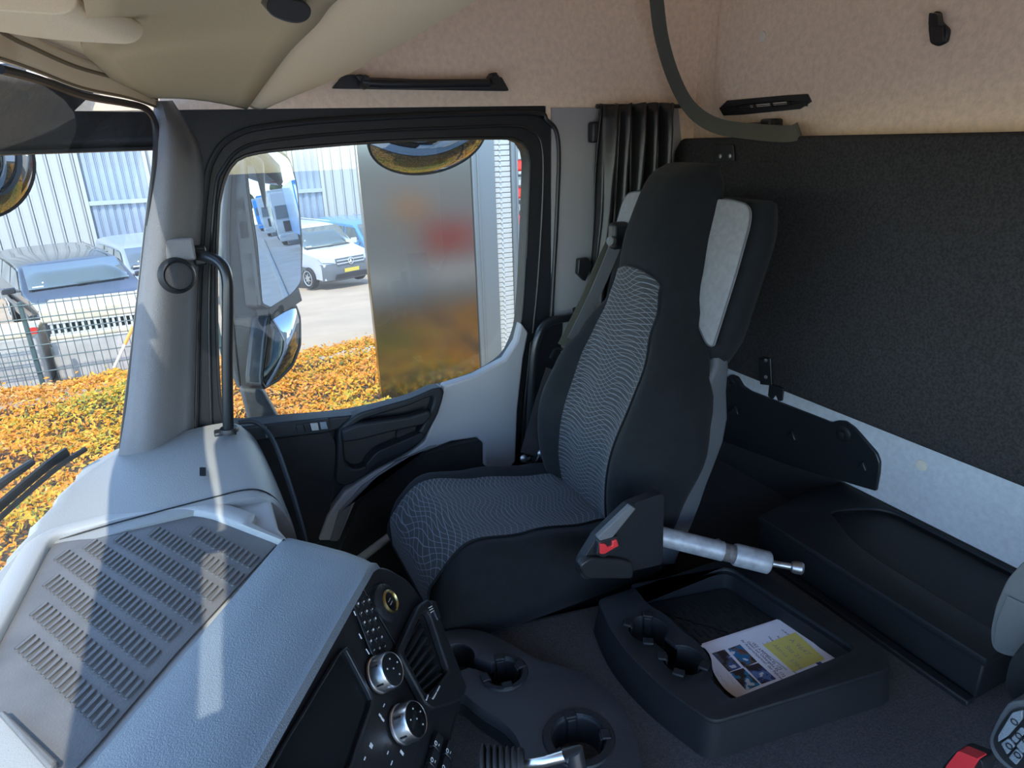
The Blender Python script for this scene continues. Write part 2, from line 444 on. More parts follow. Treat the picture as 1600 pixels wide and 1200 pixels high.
st(G().loft(rows, cap=False, closed=False).make('trim_8', MT['shelf'], smooth=70, solid=0.004))
# dark lining low on the rear wall, and the driver's side, doorway left open to let in daylight
st(G().box((XB - 0.008, 0.62, -1.145), (0.016, 2.24, 0.52)).make('trim_22', MT['carpetd']))
wl_h = rnd2([(-0.16, -1.36), (0.90, -1.36), (0.92, 0.06), (0.02, 0.06), (-0.14, -0.66)], 0.05, 4)
st(plate('wall_left', [(-0.30, -1.42), (1.5, -1.42), (1.5, 0.74), (0.0, 0.74), (-0.06, 0.10), (-0.24, -0.66)], [wl_h], 0, 0.05, MT['liner'], o=(0, -0.42, 0), ux=(1, 0, 0), uy=(0, 0, 1)))
gm = mat('trim_groove', (0.20, 0.15, 0.09), 0.7)
for gi, gr_ in ((3, 0.0026), (6, 0.0036)):
    st(G().tube([r[gi] + V((0, 0, -0.002)) for r in roll], gr_, 6).make('trim_%d' % (20 + gi), gm))
# overhead locker along the windscreen: underside, rear lip, rear face up to the ceiling
e1 = [P(385, 163, Y=1.735), P(418, 115, Y=1.38), P(450, 70, Y=1.10), P(492, 25, Y=0.92), P(540, -30, Y=0.74), V((0.20, 0.40, 0.13)), V((0.20, -0.05, 0.13))]
e2 = [P(424, 163, Y=1.74), P(535, 118, Y=1.45), P(600, 82, Y=1.24), P(720, 13, Y=0.95), P(760, -12, Y=0.85), V((0.42, 0.40, 0.20)), V((0.42, -0.05, 0.20))]
i2 = [ic[0], ic[7], ic[14], ic[20], ic[27], ic[34], ic[40]]
l1 = [P(205, 146, Y=1.60), P(180, 122, Y=1.46), P(150, 91, Y=1.34), P(126, 66, Y=1.24), V((-0.05, 0.75, 0.13)), V((-0.05, 0.40, 0.13)), V((-0.05, -0.05, 0.13))]
pan = []
for a, b in zip(smooth_path(l1, 8), smooth_path(e1, 8)):
    pan.append([a.lerp(b, k / 8) + V((0, 0, -0.008 + 0.010 * math.sin(math.pi * k / 8))) for k in range(9)])
st(G().loft(pan, cap=False, closed=False).make('trim_17', mat('shaded_beige_shell', (0.47, 0.37, 0.22), 0.6, bump=0.2, bs=400), smooth=50, solid=0.006))  # same beige shell, darkened: shade of the underside put into the colour
e1, e2, i2 = smooth_path(e1, 8), smooth_path(e2, 8), smooth_path([V(p) + V((0, 0.03 if i == 0 else 0, 0.004)) for i, p in enumerate(i2)], 8)
rows = []
for a, b, c in zip(i2, e1, e2):
    r = [a.lerp(b, k / 8) + V((0, 0, 0.010 * math.sin(math.pi * k / 8))) for k in range(9)]
    r += [b.lerp(c, k / 4) + V((0, 0, -0.010 * math.sin(math.pi * k / 4))) for k in range(1, 5)]
    r += [V((c.x + 0.02, c.y, 0.30)), V((c.x + 0.02, c.y, 0.74))]
    rows.append(r)
st(G().loft(rows, cap=False, closed=False).make('trim_9', MT['shelf'], smooth=50, solid=0.004))
# roof skin and roof front: keep the sun off the cab
g = G(); g.box((0.78, 0.65, 0.83), (1.56, 2.7, 0.06)); g.make('roof', MT['body'], bevel=0.02); st(bpy.data.objects['roof']); bpy.data.objects['roof'].name = 'trim_10'
rf = []
for a in tc:
    lip = min(a[0] - 0.006, lerp([(-0.15, -0.300), (0.35, -0.297), (1.05, -0.270), (1.25, -0.20)], a[1])) if a[1] < 1.2 else a[0] - 0.006
    rf.append([V((lip, a[1], a[2] + 0.020)), V((lip - 0.004, a[1], a[2] + 0.06)), V(a) + V((-0.020, 0, 0.12)), V(a) + V((0.08, 0, 0.40)), V((0.0, a[1], 0.84))])
st(G().loft(rf, cap=False, closed=False).make('trim_11', MT['body'], smooth=60, solid=0.012))
# outer skin of the cab side, below and behind the door
st(G().box((0.62, YW + 0.09, 0.47), (1.75, 0.05, 0.78)).box((1.22, YW + 0.09, -0.70), (0.53, 0.05, 1.56)).box((0.86, YW + 0.09, -1.10), (0.24, 0.05, 0.78)).make('trim_12', MT['body']))

# ------------------------------------------------------------------ passenger door
D0 = thing('door_1', None, None, (0.5, YW, -1.38), kind='structure')
uxy = (V((1, 0, 0)), V((0, 0, 1)))
win_px = [(349, 285), (362, 258), (390, 241), (470, 231), (585, 222), (700, 217), (795, 216), (815, 222), (826, 240), (827, 270), (821, 420), (815, 500), (808, 530), (790, 562), (745, 590), (690, 608), (640, 626), (545, 648), (440, 658), (372, 664), (348, 650), (340, 560), (338, 420), (342, 320)]
win = smooth_path(PS(win_px, Y=YW), 3)
ctr = P(590, 430, Y=YW)
NA = 120
outf_px = [(300, 690), (306, 480), (318, 300), (334, 238), (366, 208), (420, 194), (560, 182), (820, 173), (858, 186), (876, 220), (874, 330), (864, 500), (832, 560), (815, 620), (808, 760), (790, 1090), (360, 1120), (330, 900)]
outf = rnd(PS(outf_px, Y=YW), 0.02, 3)
wr = resample(win, ctr, NA, *uxy); orr = resample(outf, ctr, NA, *uxy)
G().frame(orr, wr, (0, 0.055, 0)).make('door_frame', MT['dark'], D0, bevel=0.004)
# raised inner ring of the frame and its two seals
ring_o = [p + (q - p) * 0.62 for p, q in zip(wr, orr)]
upper = lambda p: p.z > -0.56
c1 = [p + V((0, -0.003, 0)) for p in resample(smooth_path(PS([(311, 700), (313, 480), (324, 300), (340, 242), (372, 213), (425, 199), (560, 187), (820, 179), (852, 192), (868, 224), (866, 330), (858, 490)], Y=YW), 4), ctr, NA, *uxy)]
sp_ = smooth_path(PS([(306, 690), (310, 480), (321, 300), (337, 240), (369, 211), (422, 197), (560, 185), (820, 176), (855, 189), (872, 222), (870, 330), (861, 498)], Y=YW - 0.004), 6)
G().tube(sp_, 0.007, 8).make('door_seal', MT['black'], D0)
sp_ = smooth_path(PS([(331, 690), (327, 480), (336, 310), (350, 262), (386, 228), (470, 214), (585, 205), (700, 200), (800, 197), (828, 204), (846, 226), (848, 300), (840, 440), (832, 520)], Y=YW - 0.002), 6)
G().tube(sp_, 0.004, 8).make('window_seal', MT['satin'], D0)
G().tube(wr + [wr[0]], 0.0042, 6, cap=False).make('glass_seal', MT['black'], D0)
# the pane
wc = resample(win, ctr, NA, *uxy)
big = [c + (p - c) * 1.02 for p, c in ((p, ctr) for p in wc)]
o = G().slab([p + V((0, 0.030, 0)) for p in big], (0, 0.004, 0)).make('window_2', MT['glass'], smooth=0); st(o)
# upper dark ledge with the switches
led = PS([(372, 668), (440, 660), (545, 650), (560, 648), (560, 660), (528, 672), (512, 677), (388, 692), (376, 684)], Y=1.715)
G().slab(led, (0, 0.05, 0)).make('window_ledge', MT['dark'], D0, bevel=0.006, seg=3)
swp = G().slab(rnd(PS([(415, 666), (514, 654), (517, 672), (417, 684)], Y=1.712), 0.006), (0, 0.006, 0)).make('switch_panel', MT['dark'], D0, bevel=0.001)
for q, mm in (([(462, 664), (473, 662), (476, 673), (464, 675)], 'dark'), ([(474, 662), (483, 661), (486, 672), (477, 673)], 'satin'), ([(484, 661), (496, 660), (498, 671), (487, 672)], 'rim'), ([(499, 659), (509, 658), (512, 669), (501, 670)], 'hood')):
    G().slab(PS(q, Y=1.712), (0, -0.006, 0)).make('switch', MT[mm], swp, bevel=0.0012)
G().slab(PS([(414, 668), (417, 667), (419, 683), (416, 684)], Y=1.710), (0, 0.003, 0)).make('trim_clip', MT['hood'], swp)
# dark cloth insert below the ledge
fb = PS([(388, 690), (512, 676), (524, 690), (526, 740), (515, 800), (500, 850), (420, 850), (405, 790)], Y=1.722)
G().slab(rnd(fb, 0.012), (0, 0.03, 0)).make('front_insert', MT['carpetd'], D0, bevel=0.004)
# light panel: sweeps down from the window corner
grey = PS([(694, 603), (742, 588), (790, 562), (808, 534), (815, 505), (826, 520), (818, 560), (809, 640), (806, 722), (790, 738), (757, 728), (757, 694), (745, 684), (705, 690), (650, 712), (596, 745), (556, 783), (530, 845), (498, 845), (512, 806), (540, 768), (585, 737), (636, 712), (664, 690), (680, 650)], Y=1.712)
G().slab(grey, (0, 0.035, 0)).make('trim_panel', MT['door'], D0, bevel=0.006, seg=3)
band = PS([(672, 698), (684, 696), (640, 715), (590, 746), (552, 784), (528, 846), (516, 846), (530, 800), (566, 760), (620, 722), (664, 702)], Y=1.705)
G().slab(band, (0, 0.02, 0)).make('trim_step', mat('shaded_door_plastic', (0.13, 0.132, 0.14), 0.5, bump=0.3, bs=600), D0, bevel=0.004)  # darker than the door panel: shading at the step put into the colour
# dark pocket under the sweep
pk = PS([(752, 688), (700, 698), (646, 719), (600, 749), (560, 788), (534, 850), (520, 930), (640, 1000), (760, 900), (760, 690)], Y=1.726)
G().slab(pk, (0, 0.03, 0)).make('door_pocket', MT['carpetd'], D0, bevel=0.004)
# handle bezel, pull bar and bowls
bz_o = rnd(PS([(528, 672), (560, 646), (640, 624), (690, 602), (696, 612), (684, 650), (660, 690), (640, 706), (590, 732), (540, 762), (524, 760), (528, 700)], Y=1.700), 0.02, 4)
bz_i = rnd(PS([(536, 676), (566, 656), (640, 634), (674, 618), (680, 624), (670, 650), (650, 684), (632, 698), (588, 722), (556, 735), (540, 724), (538, 700)], Y=1.700), 0.016, 4)
cb = P(610, 680, Y=1.700)
bo, bi = resample(bz_o, cb, 72, *uxy), resample(bz_i, cb, 72, *uxy)
G().frame(bo, bi, (0, 0.045, 0)).make('handle_bezel', MT['dark'], D0, bevel=0.006, seg=3)
G().slab([p + V((0, 0.034, 0)) for p in bi], (0, 0.006, 0)).make('handle_bowl', MT['black'], D0)
bar = PS([(534, 674), (562, 663), (640, 652), (672, 642), (676, 650), (664, 664), (610, 676), (560, 689), (536, 692)], Y=1.682)
G().slab(rnd(bar, 0.008), (0, 0.03, 0)).make('pull_handle', MT['dark'], D0, bevel=0.008, seg=3)
lo = PS([(572, 726), (590, 706), (660, 676), (664, 684), (640, 702), (590, 724), (574, 736)], Y=1.69)
G().slab(rnd(lo, 0.006), (0, 0.04, 0)).make('lower_grip', MT['dark'], D0, bevel=0.005)
lever = PS([(622, 662), (652, 655), (650, 676), (632, 690), (618, 684)], Y=1.722)
G().slab(rnd(lever, 0.01), (0, 0.012, 0)).make('door_opener', MT['satin'], D0, bevel=0.003)
# strut rail seen low beside the seat
G().tube(PS([(560, 875), (600, 845), (640, 815)], Y=1.62), 0.012, 10).make('sill_rail', MT['rim'], D0)

# grab handles
t = thing('grab_handle', 'black bent tube grab handle on the front pillar beside the door window', 'handle', P(355, 665, Y=1.60))
hp = smooth_path([P(306, 398, Y=1.70), P(322, 401, Y=1.66), P(343, 410, Y=1.63), P(354, 430, Y=1.615), P(356, 470, Y=1.61), P(355, 560, Y=1.61), P(356, 640, Y=1.61), P(357, 672, Y=1.62)], 8)
G().tube(hp, 0.0125, 14).make('tube', MT['satin'], t)
G().box(P(312, 399, Y=1.715), (0.03, 0.03, 0.045)).make('mount', MT['black'], t, bevel=0.006)
G().lathe(P(357, 668, Y=1.62), (0, 0, -1), [(0.020, 0), (0.022, 0.006), (0.022, 0.010)], 16).make('foot', MT['black'], t)
t = thing('grab_handle', 'black tube grab handle at the rear edge of the door opening behind the seat belt', 'handle', P(835, 700, Y=1.70))
hp = smooth_path([P(905, 492, Y=1.735), P(885, 497, Y=1.70), P(858, 503, Y=1.69), P(843, 520, Y=1.685), P(834, 560, Y=1.685), P(829, 640, Y=1.69), P(824, 720, Y=1.72)], 8)
G().tube(hp, 0.0125, 14).make('tube', MT['satin'], t)
G().box(P(905, 492, Y=1.738), (0.04, 0.025, 0.05)).make('mount', MT['black'], t, bevel=0.006)
col = PS([(828, 535), (866, 500), (880, 505), (870, 640), (848, 730), (812, 730), (818, 640)], Y=1.742)
st(G().slab(col, (0, 0.02, 0)).make('trim_13', MT['black'], bevel=0.003))
t = thing('grab_handle', 'long flat black roof grab handle above the door window', 'handle', P(657, 135, Y=YW))
body = PS([(519, 138), (536, 118), (552, 116), (575, 121), (700, 125), (762, 124), (770, 119), (784, 120), (796, 142)], Y=1.735)
G().slab(rnd(body, 0.006, 3), (0, 0.02, 0)).make('base_plate', MT['black'], t, bevel=0.003)
G().tube(smooth_path(PS([(566, 128), (600, 131), (680, 131), (764, 130)], Y=1.715), 6), 0.011, 12).make('grip', MT['satin'], t)
for x, y in ((568, 129), (768, 126)):
    G().lathe(P(x, y, Y=1.735), (0, -1, 0), [(0.016, 0), (0.016, 0.02), (0.011, 0.03)], 16).make('pivot', MT['black'], t)
for pts in ([(551, 118), (562, 117), (573, 124), (560, 128)], [(762, 115), (772, 114), (776, 124), (764, 126)]):
    G().slab(PS(pts, Y=1.728), (0, -0.02, 0)).make('ear', MT['black'], t, bevel=0.003)
# tweeter on the front pillar
c = P(279, 431, Y=1.628)
nrm = V((0.35, -0.93, 0.08)).normalized()
t = thing('tweeter_speaker', 'small round tweeter with a mesh grille on the front pillar', 'speaker', c)
G().lathe(c - nrm * 0.012, nrm, [(0.040, 0), (0.037, 0.014), (0.033, 0.018), (0.030, 0.014)], 32).make('ring', MT['dark'], t)
G().lathe(c, nrm, [(0.0295, 0), (0.028, 0.004), (0.016, 0.007), (0.002, 0.008)], 28).make('grille', mat('speaker_mesh', (0.05, 0.05, 0.055), 0.5, bump=1.0, bs=900), t)
ux_ = nrm.orthogonal().normalized(); uy_ = nrm.cross(ux_)
gh = G()
for i in range(-5, 6):
    for j in range(-5, 6):
        x, y = (i + 0.5 * (j % 2)) * 0.0052, j * 0.0045
        if x * x + y * y < 0.026 ** 2:
            gh.lathe(c + ux_ * x + uy_ * y + nrm * (0.0072 - (x * x + y * y) * 6.5), nrm, [(0.0017, -0.001), (0.0017, 0.0007)], 6)
tag(gh.make('grille_hole', MT['black'], t), kind='stuff')
o = G().box(P(281, 390, Y=1.655), (0.06, 0.016, 0.05)).make('pillar_cover', MT['pillar'], bevel=0.005)
tag(o, 'small square grained cover above the tweeter on the front pillar', 'cover')
# ------------------------------------------------------------------ dashboard
ZD = -0.705
DB = thing('dashboard', 'grey dashboard with a raised angled control console below the windscreen', 'dashboard', (0.0, 0.9, -1.38))
fr = [V(p) for p in bc]
front = [(p.x + 0.012, p.y) for p in fr if p.y > 0.1]
rear = [(-0.44, 0.1), (-0.20, 0.58), (-0.09, 0.80), (0.04, 1.00), (0.07, 1.14), (0.050, 1.225), (0.050, 1.72)]
out = front + rear
vs_ = [V((x, y, ZD)) for x, y in out]
G().slab(vs_, (0, 0, -0.10)).make('dash_shell', MT['rim'], DB, bevel=0.010, seg=3)

low = [(-0.20, 1.70), (-0.36, 1.3), (-0.42, 0.9), (-0.42, 0.1), (-0.25, 0.1), (-0.14, 0.6), (-0.02, 0.9), (0.0, 1.2), (0.0, 1.70)]
G().slab([V((x, y, -0.80)) for x, y in low], (0, 0, -0.58)).make('lower_dash', MT['dark'], DB, bevel=0.01)
# front corner pod by the door: flat top that rolls down towards the seat
sec = [(-0.44, -0.80), (-0.44, -0.690), (-0.30, -0.672), (-0.10, -0.660), (0.00, -0.658), (0.035, -0.668), (0.062, -0.695), (0.080, -0.74), (0.090, -0.80), (0.094, -0.90)]
rings = []
for k in range(15):
    y = 1.345 + (1.725 - 1.345) * k / 14
    xf = min(p.x for p in fr if abs(p.y - y) < 0.06) + 0.014
    dz = -0.030 * (1 - min(1, (y - 1.345) / 0.25)) ** 1.6
    r = []
    for i, (x, z) in enumerate(smooth_path([V((x, 0, z)) for x, z in sec], 4)[0:0] or sec):
        xx = max(x, xf)
        r.append(V((xx + (0 if i < 4 else -0.018 * max(0, (y - 1.40)) / 0.3), y, z + dz)))
    rings.append(smooth_path(r, 3))
G().loft(rings).make('corner_pod', MT['pod'], DB, smooth=50)
# panel joint on the pod, small clip hole, and the pale lid edge towards the door
jt = []
for x in (-0.40, -0.30, -0.18, -0.06, 0.0, 0.035, 0.060, 0.078):
    zz = lerp([(-0.44, -0.689), (-0.30, -0.671), (-0.10, -0.659), (0.0, -0.657), (0.035, -0.667), (0.062, -0.694), (0.08, -0.739)], x)
    jt.append(V((x, 1.372, zz - 0.024)))
G().tube(smooth_path(jt, 4), 0.0016, 6).make('panel_joint', MT['dark'], DB)
G().slab(rnd(PS([(312, 731), (322, 731), (322, 744), (312, 744)], Z=-0.657), 0.004), (0, 0, 0.0015)).make('sensor_cover', MT['dark'], DB)
G().box(P(352, 676, Z=-0.657), (0.05, 0.03, 0.016)).make('clip', MT['black'], DB, bevel=0.004)
lid = smooth_path([V((0.02, 1.70, -0.655)), V((0.062, 1.70, -0.665)), V((0.090, 1.66, -0.70)), V((0.100, 1.50, -0.74)), V((0.104, 1.34, -0.80)), V((0.10, 1.24, -0.86))], 6)
G().tube(lid, 0.006, 8).make('edge_strip', MT['dark'], DB)
# ridge at the near end of the mat
# raised angled console: hood
A0, D1 = P(448, 829, Z=-0.690), P(131, 1200, Z=-0.690)
B0, C1 = P(582, 866, Z=-0.650), P(388, 1200, Z=-0.650)
D2 = A0 + (D1 - A0) * 1.6; C2 = B0 + (C1 - B0) * 1.9
bcd = (C1 - B0).normalized()
E0 = P(722, 1085, Z=-0.900)
nf = (E0 - B0).cross(C1 - B0).normalized()
if nf.dot(B0) > 0: nf = -nf            # towards the driver
fdn = (E0 - B0); fdn = (fdn - bcd * fdn.dot(bcd)).normalized()   # down the fascia
def fa(px, py, off=0.0): return P(px, py, o=B0 + nf * off, n=nf)
ends = [(A0 + V((-0.004, 0.01, -0.02)), B0 + V((0.004, 0.006, -0.028))), (A0, B0 + V((0, 0, -0.004))), (D1, C1), (D2, C2)]
rings = []
for k, t in enumerate([0, 0.012, 0.04, 0.1, 0.3, 0.5, 0.7, 1.0]):
    a = A0 + (D2 - A0) * t; b = B0 + (C2 - B0) * t
    dz = V((0, 0, -0.016 * max(0, 1 - t / 0.05) ** 2))
    back = (b - a)
    r = [a + V((0, 0, -0.10)), a + V((0, 0, -0.006)) + dz, a + back * 0.04 + V((0, 0, 0.001)) + dz, a + back * 0.35 + V((0, 0, 0.004)) + dz, a + back * 0.7 + V((0, 0, 0.005)) + dz, b - back * 0.10 + V((0, 0, 0.002)) + dz, b - back * 0.03 + V((0, 0, -0.002)) + dz,
         b + fdn * 0.004 + dz + nf * 0.004, b + fdn * 0.016 + dz + nf * 0.004, b + fdn * 0.020 + dz - nf * 0.02, b + V((0, 0, -0.10)) - nf * 0.06]
    rings.append(r)
G().loft(rings).make('console_hood', MT['hood'], DB, smooth=60)
# fascia
fo = PS([(572, 884), (606, 886), (640, 906), (660, 936), (724, 1085), (694, 1112), (676, 1150), (700, 1200), (700, 1330), (334, 1330)], o=B0 - nf * 0.004, n=nf)
FS = G().slab(rnd(fo, [0.01, 0.015, 0.015, 0.01, 0.008, 0.006, 0.01, 0.005, 0, 0], 4), nf * -0.05).make('fascia', MT['black'], DB, bevel=0.006, seg=3)
eb = [B0 + V((0.0, 0.004, -0.03)), E0, E0 + V((-0.03, 0, -0.06)), E0 + V((-0.22, 0.06, -0.06)), A0 + V((0.02, 0.02, -0.25)), A0 + V((0.0, 0.0, -0.03))]
G().slab([p - V((0, 0.004, 0.004)) for p in eb], -bcd * -0.3 if False else bcd * 0.25).make('console_body', MT['dark'], DB, bevel=0.008)
# socket
sc_ = fa(603, 943)
G().lathe(sc_ - nf * 0.006, nf, [(0.034, 0), (0.032, 0.010), (0.025, 0.015), (0.020, 0.015)], 36).make('socket_collar', MT['dark'], FS)
G().lathe(sc_, nf, [(0.0195, 0.002), (0.0195, 0.011), (0.0165, 0.013), (0.0150, 0.011), (0.0150, 0.003)], 36, cap=False).make('socket_ring', MT['brass'], FS)
G().lathe(sc_, nf, [(0.015, 0.003), (0.015, 0.007), (0.013, 0.009), (0.001, 0.009)], 28).make('socket_lid', MT['black'], FS)
for dy in (-0.003, 0.003):
    G().box(sc_ + nf * 0.0092 + fdn * dy, (0.010, 0.0012, 0.001), Matrix((bcd, fdn, nf)).transposed()).make('socket_print', MT['rim'], FS)
ROT = Matrix((bcd, fdn, nf)).transposed()
def fbox(name, px, py, w, h, d, m, par=FS, off=0.0, bev=0.0): return G().box(fa(px, py, off), (w, h, d), ROT).make(name, MT[m], par, bevel=bev)
# divider lines
for a, b in (((563, 912), (668, 1092)), ((535, 1012), (582, 1095))):
    G().tube([fa(*a), fa(*b)], 0.0012, 6).make('panel_seam', MT['satin'], FS)
# keypad
KP = G().slab(rnd(PS([(548, 940), (566, 926), (612, 1010), (592, 1040), (578, 1020)], o=B0, n=nf), 0.004), nf * 0.003).make('keypad', MT['satin'], FS, bevel=0.001)
for i in range(3):
    for j in range(6):
        px = 560 + i * 8.5 + j * 5.0 + (0 if i else 0); py = 943 - i * 8 + j * 14.5 + i * 5
        G().box(fa(px, py, 0.0035), (0.0105, 0.0085, 0.0018), ROT).make('key', MT['black'], DB, bevel=0.0006)
        G().box(fa(px, py, 0.0047), (0.0035, 0.0012 if (i + j) % 2 else 0.0028, 0.0004), ROT).make('key_print', MT['mark'], DB)
for a, b in (((553, 955), (556, 962)), ((561, 990), (565, 998)), ((572, 1014), (577, 1022)), ((584, 1046), (589, 1040))):
    G().tube([fa(*a, 0.0035), fa(*b, 0.0035)], 0.0009, 5).make('key_print', MT['mark'], DB)
# knobs: chrome collar, glossy face with dots
def knob(px, py, r):
    c = fa(px, py)
    k = G().lathe(c, nf, [(r * 1.06, 0), (r * 1.06, 0.003), (r, 0.004), (r * 0.98, 0.024), (r * 0.93, 0.027), (r * 0.88, 0.026)], 40).make('rotary_knob', MT['chrome'], FS)
    G().lathe(c, nf, [(r * 0.89, 0.022), (r * 0.89, 0.0268), (r * 0.86, 0.0275), (0.001, 0.0278)], 36).make('knob_face', MT['gloss'], k)
    for a in range(5):
        q = c + nf * 0.0279 + (bcd * math.cos(a * 1.2566 + 0.5) + fdn * math.sin(a * 1.2566 + 0.5)) * r * (0.55 if a else 0.0)
        G().lathe(q, nf, [(0.0013, 0), (0.0013, 0.0005)], 8).make('knob_dot', MT['mark'], k)
    for a in range(18):
        q = c + nf * 0.014 + (bcd * math.cos(a * 0.349) + fdn * math.sin(a * 0.349)) * r * 0.99
        if a % 3 == 0: G().lathe(q - nf * 0.006, nf, [(0.0016, 0), (0.0016, 0.012)], 6).make('knob_grip', MT['satin'], k)
knob(592, 1054, 0.0265)
knob(628, 1132, 0.0275)
# air vent: frame, slats, wheel
vo = rnd(PS([(646, 950), (662, 938), (672, 952), (722, 1080), (712, 1098), (668, 1112), (656, 1104), (612, 1022)], o=B0 + nf * 0.001, n=nf), 0.006, 3)
vi = rnd(PS([(647, 968), (658, 957), (664, 966), (692, 1052), (682, 1066), (660, 1088), (652, 1084), (622, 1024)], o=B0 + nf * 0.001, n=nf), 0.003, 3)
vc = fa(656, 1028)
vo, vi = resample(vo, vc, 64, bcd, fdn), resample(vi, vc, 64, bcd, fdn)
VN = G().frame(vo, vi, nf * 0.014).make('air_vent', MT['dark'], DB, bevel=0.003)
G().slab([p + nf * 0.0005 for p in vi], nf * 0.001).make('vent_back', MT['gloss'], VN)
for k in range(7):
    t = k / 6
    a = V((647, 972, 0)).lerp(V((660, 1076, 0)), 0) if False else None
    p0 = (652 + 34 * t, 968 + 84 * t); p1 = (622 + 30 * t, 1022 + 58 * t)
    q0, q1 = fa(*p0, 0.006), fa(*p1, 0.006)
    G().ribbon([q0, q1], (nf + fdn * 0.6), 0.011, 0.0016).make('vent_slat', MT['black'], VN)
G().slab(rnd(PS([(668, 940), (676, 942), (684, 968), (679, 972), (672, 956)], o=B0 + nf * 0.010, n=nf), 0.003), nf * 0.008).make('vent_wheel', MT['satin'], VN, bevel=0.0015)
for k in range(3):
    G().tube([fa(670 + k * 1.5, 950 + k * 3.5, 0.019), fa(675 + k * 1.5, 947 + k * 3.5, 0.019)], 0.0008, 5).make('vent_print', MT['mark'], VN)
G().slab(rnd(PS([(664, 1092), (684, 1064), (689, 1070), (686, 1082), (672, 1096)], o=B0 + nf * 0.008, n=nf), 0.003), nf * 0.010).make('vent_slider', MT['dark'], VN, bevel=0.0015)
for a, b in (((666, 1094), (669, 1086)), ((676, 1092), (682, 1082)), ((683, 1080), (687, 1072))):
    G().tube([fa(*a, 0.0185), fa(*b, 0.0185)], 0.0012, 5).make('vent_print', MT['mark'], VN)
# recessed display and small print
sr_o = PS([(534, 1008), (580, 1096), (560, 1150), (540, 1212), (410, 1212)], o=B0, n=nf)
sr_c = fa(505, 1120)
so = resample(rnd(sr_o, 0.008), sr_c, 60, bcd, fdn); si = [sr_c + (p - sr_c) * 0.94 for p in so]
DS = G().frame(so, si, nf * 0.008).make('display_frame', MT['satin'], DB, bevel=0.002)
G().slab([p + nf * 0.0006 for p in si], nf * 0.001).make('display', MT['screen'], DS)
for px, py, w, h in ((600, 1102, 0.006, 0.0015), (594, 1118, 0.003, 0.006), (598, 1124, 0.003, 0.007), (580, 1165, 0.006, 0.006), (606, 1176, 0.005, 0.0016), (628, 1176, 0.004, 0.008), (612, 1192, 0.007, 0.0016), (570, 1185, 0.005, 0.002)):
    fbox('fascia_print', px, py, w, h, 0.0006, 'mark', DB, 0.001)
# rocker switches
for i, (px, py) in enumerate(((682, 1160), (700, 1172), (676, 1186), (694, 1198), (668, 1212), (686, 1224))):
    rk = G().box(fa(px, py, 0.004), (0.026, 0.016, 0.010), ROT).make('rocker_switch', MT['satin'], DB, bevel=0.0015)
    G().lathe(fa(px - 1, py + 1, 0.0092), nf, [(0.0034, 0), (0.0034, 0.0004), (0.0022, 0.0004), (0.0022, 0)], 14, cap=False).make('switch_print', MT['mark'], rk)
    G().box(fa(px + 4, py + 4, 0.0093), (0.004, 0.0012, 0.0005), ROT).make('switch_print', MT['mark'], rk)

# ------------------------------------------------------------------ ribbed rubber mat on the dashboard
ZM = ZD + 0.002
mo = PS([(84, 848), (180, 822), (290, 806), (330, 812), (370, 828), (438, 846), (276, 1022), (196, 1115), (122, 1203), (90, 1203), (0, 1118), (-30, 1060)], Z=ZM)
mo = rnd(mo, [0.025, 0.02, 0.03, 0.02, 0.02, 0.005, 0.005, 0.005, 0.005, 0.01, 0.01, 0.01], 4)
RM = thing('rubber_mat', 'grey ribbed rubber mat lying on top of the dashboard', 'mat', P(220, 1000, Z=ZM))
mc = P(230, 1000, Z=ZM)
m1 = resample(mo, mc, 110, V((1, 0, 0)), V((0, 1, 0)))
m2 = [mc + (p - mc) * (1 - 0.010 / (p - mc).length) for p in m1]
m3 = [mc + (p - mc) * (1 - 0.016 / (p - mc).length) for p in m1]
zz = lambda L, d: [p + V((0, 0, d)) for p in L]
G().loft([zz(m1, 0.0), zz(m1, 0.0025), zz(m2, 0.003), zz(m3, 0.003)], cap=False).add(zz(m3, 0.003), [list(range(110))]).make('mat_sheet', MT['rubber'], RM, smooth=60)
q0, q1 = P(204.4, 1104.4, Z=ZM), P(232.5, 1072.5, Z=ZM)
hx = [p for p in m1]
rq = [(0.000, 0.000), (0.002, 0.012), (0.006, 0.016), (0.030, 0.016), (0.046, 0.010), (0.050, -0.006)]
lim = V((B0.x, B0.y, 0))
rpth = PS([(-70, 1170), (-26, 1060), (84, 848), (180, 822), (290, 806), (330, 812), (370, 828), (442, 856)], Z=ZM)
rpth = rnd(rpth, [0, 0.02, 0.025, 0.02, 0.03, 0.02, 0.02, 0], 4)
rows = []
for i, p in enumerate(rpth):
    t_ = (rpth[min(i + 1, len(rpth) - 1)] - rpth[max(i - 1, 0)]).normalized(); n_ = V((t_.y, -t_.x, 0))
    if n_.dot(p - mc) < 0: n_ = -n_
    tp_ = 1.0 - 0.8 * max(0.0, 1 - (len(rpth) - 1 - i) / 3.0)
    rows.append([V((p.x, p.y, ZM)) + n_ * a * tp_ + V((0, 0, b)) for a, b in rq])
G().loft(rows, cap=False, closed=False).make('mat_rim', MT['rim'], DB, smooth=50)
dd = (q1 - q0).normalized(); LR = (q1 - q0).length
ev = P(219 + 9.0, 1088 + 7.6, Z=ZM) - P(219, 1088, Z=ZM)
RV = P(219 + 36.6, 1088 - 43, Z=ZM) - P(219, 1088, Z=ZM)
ee = (ev - dd * ev.dot(dd)).normalized()
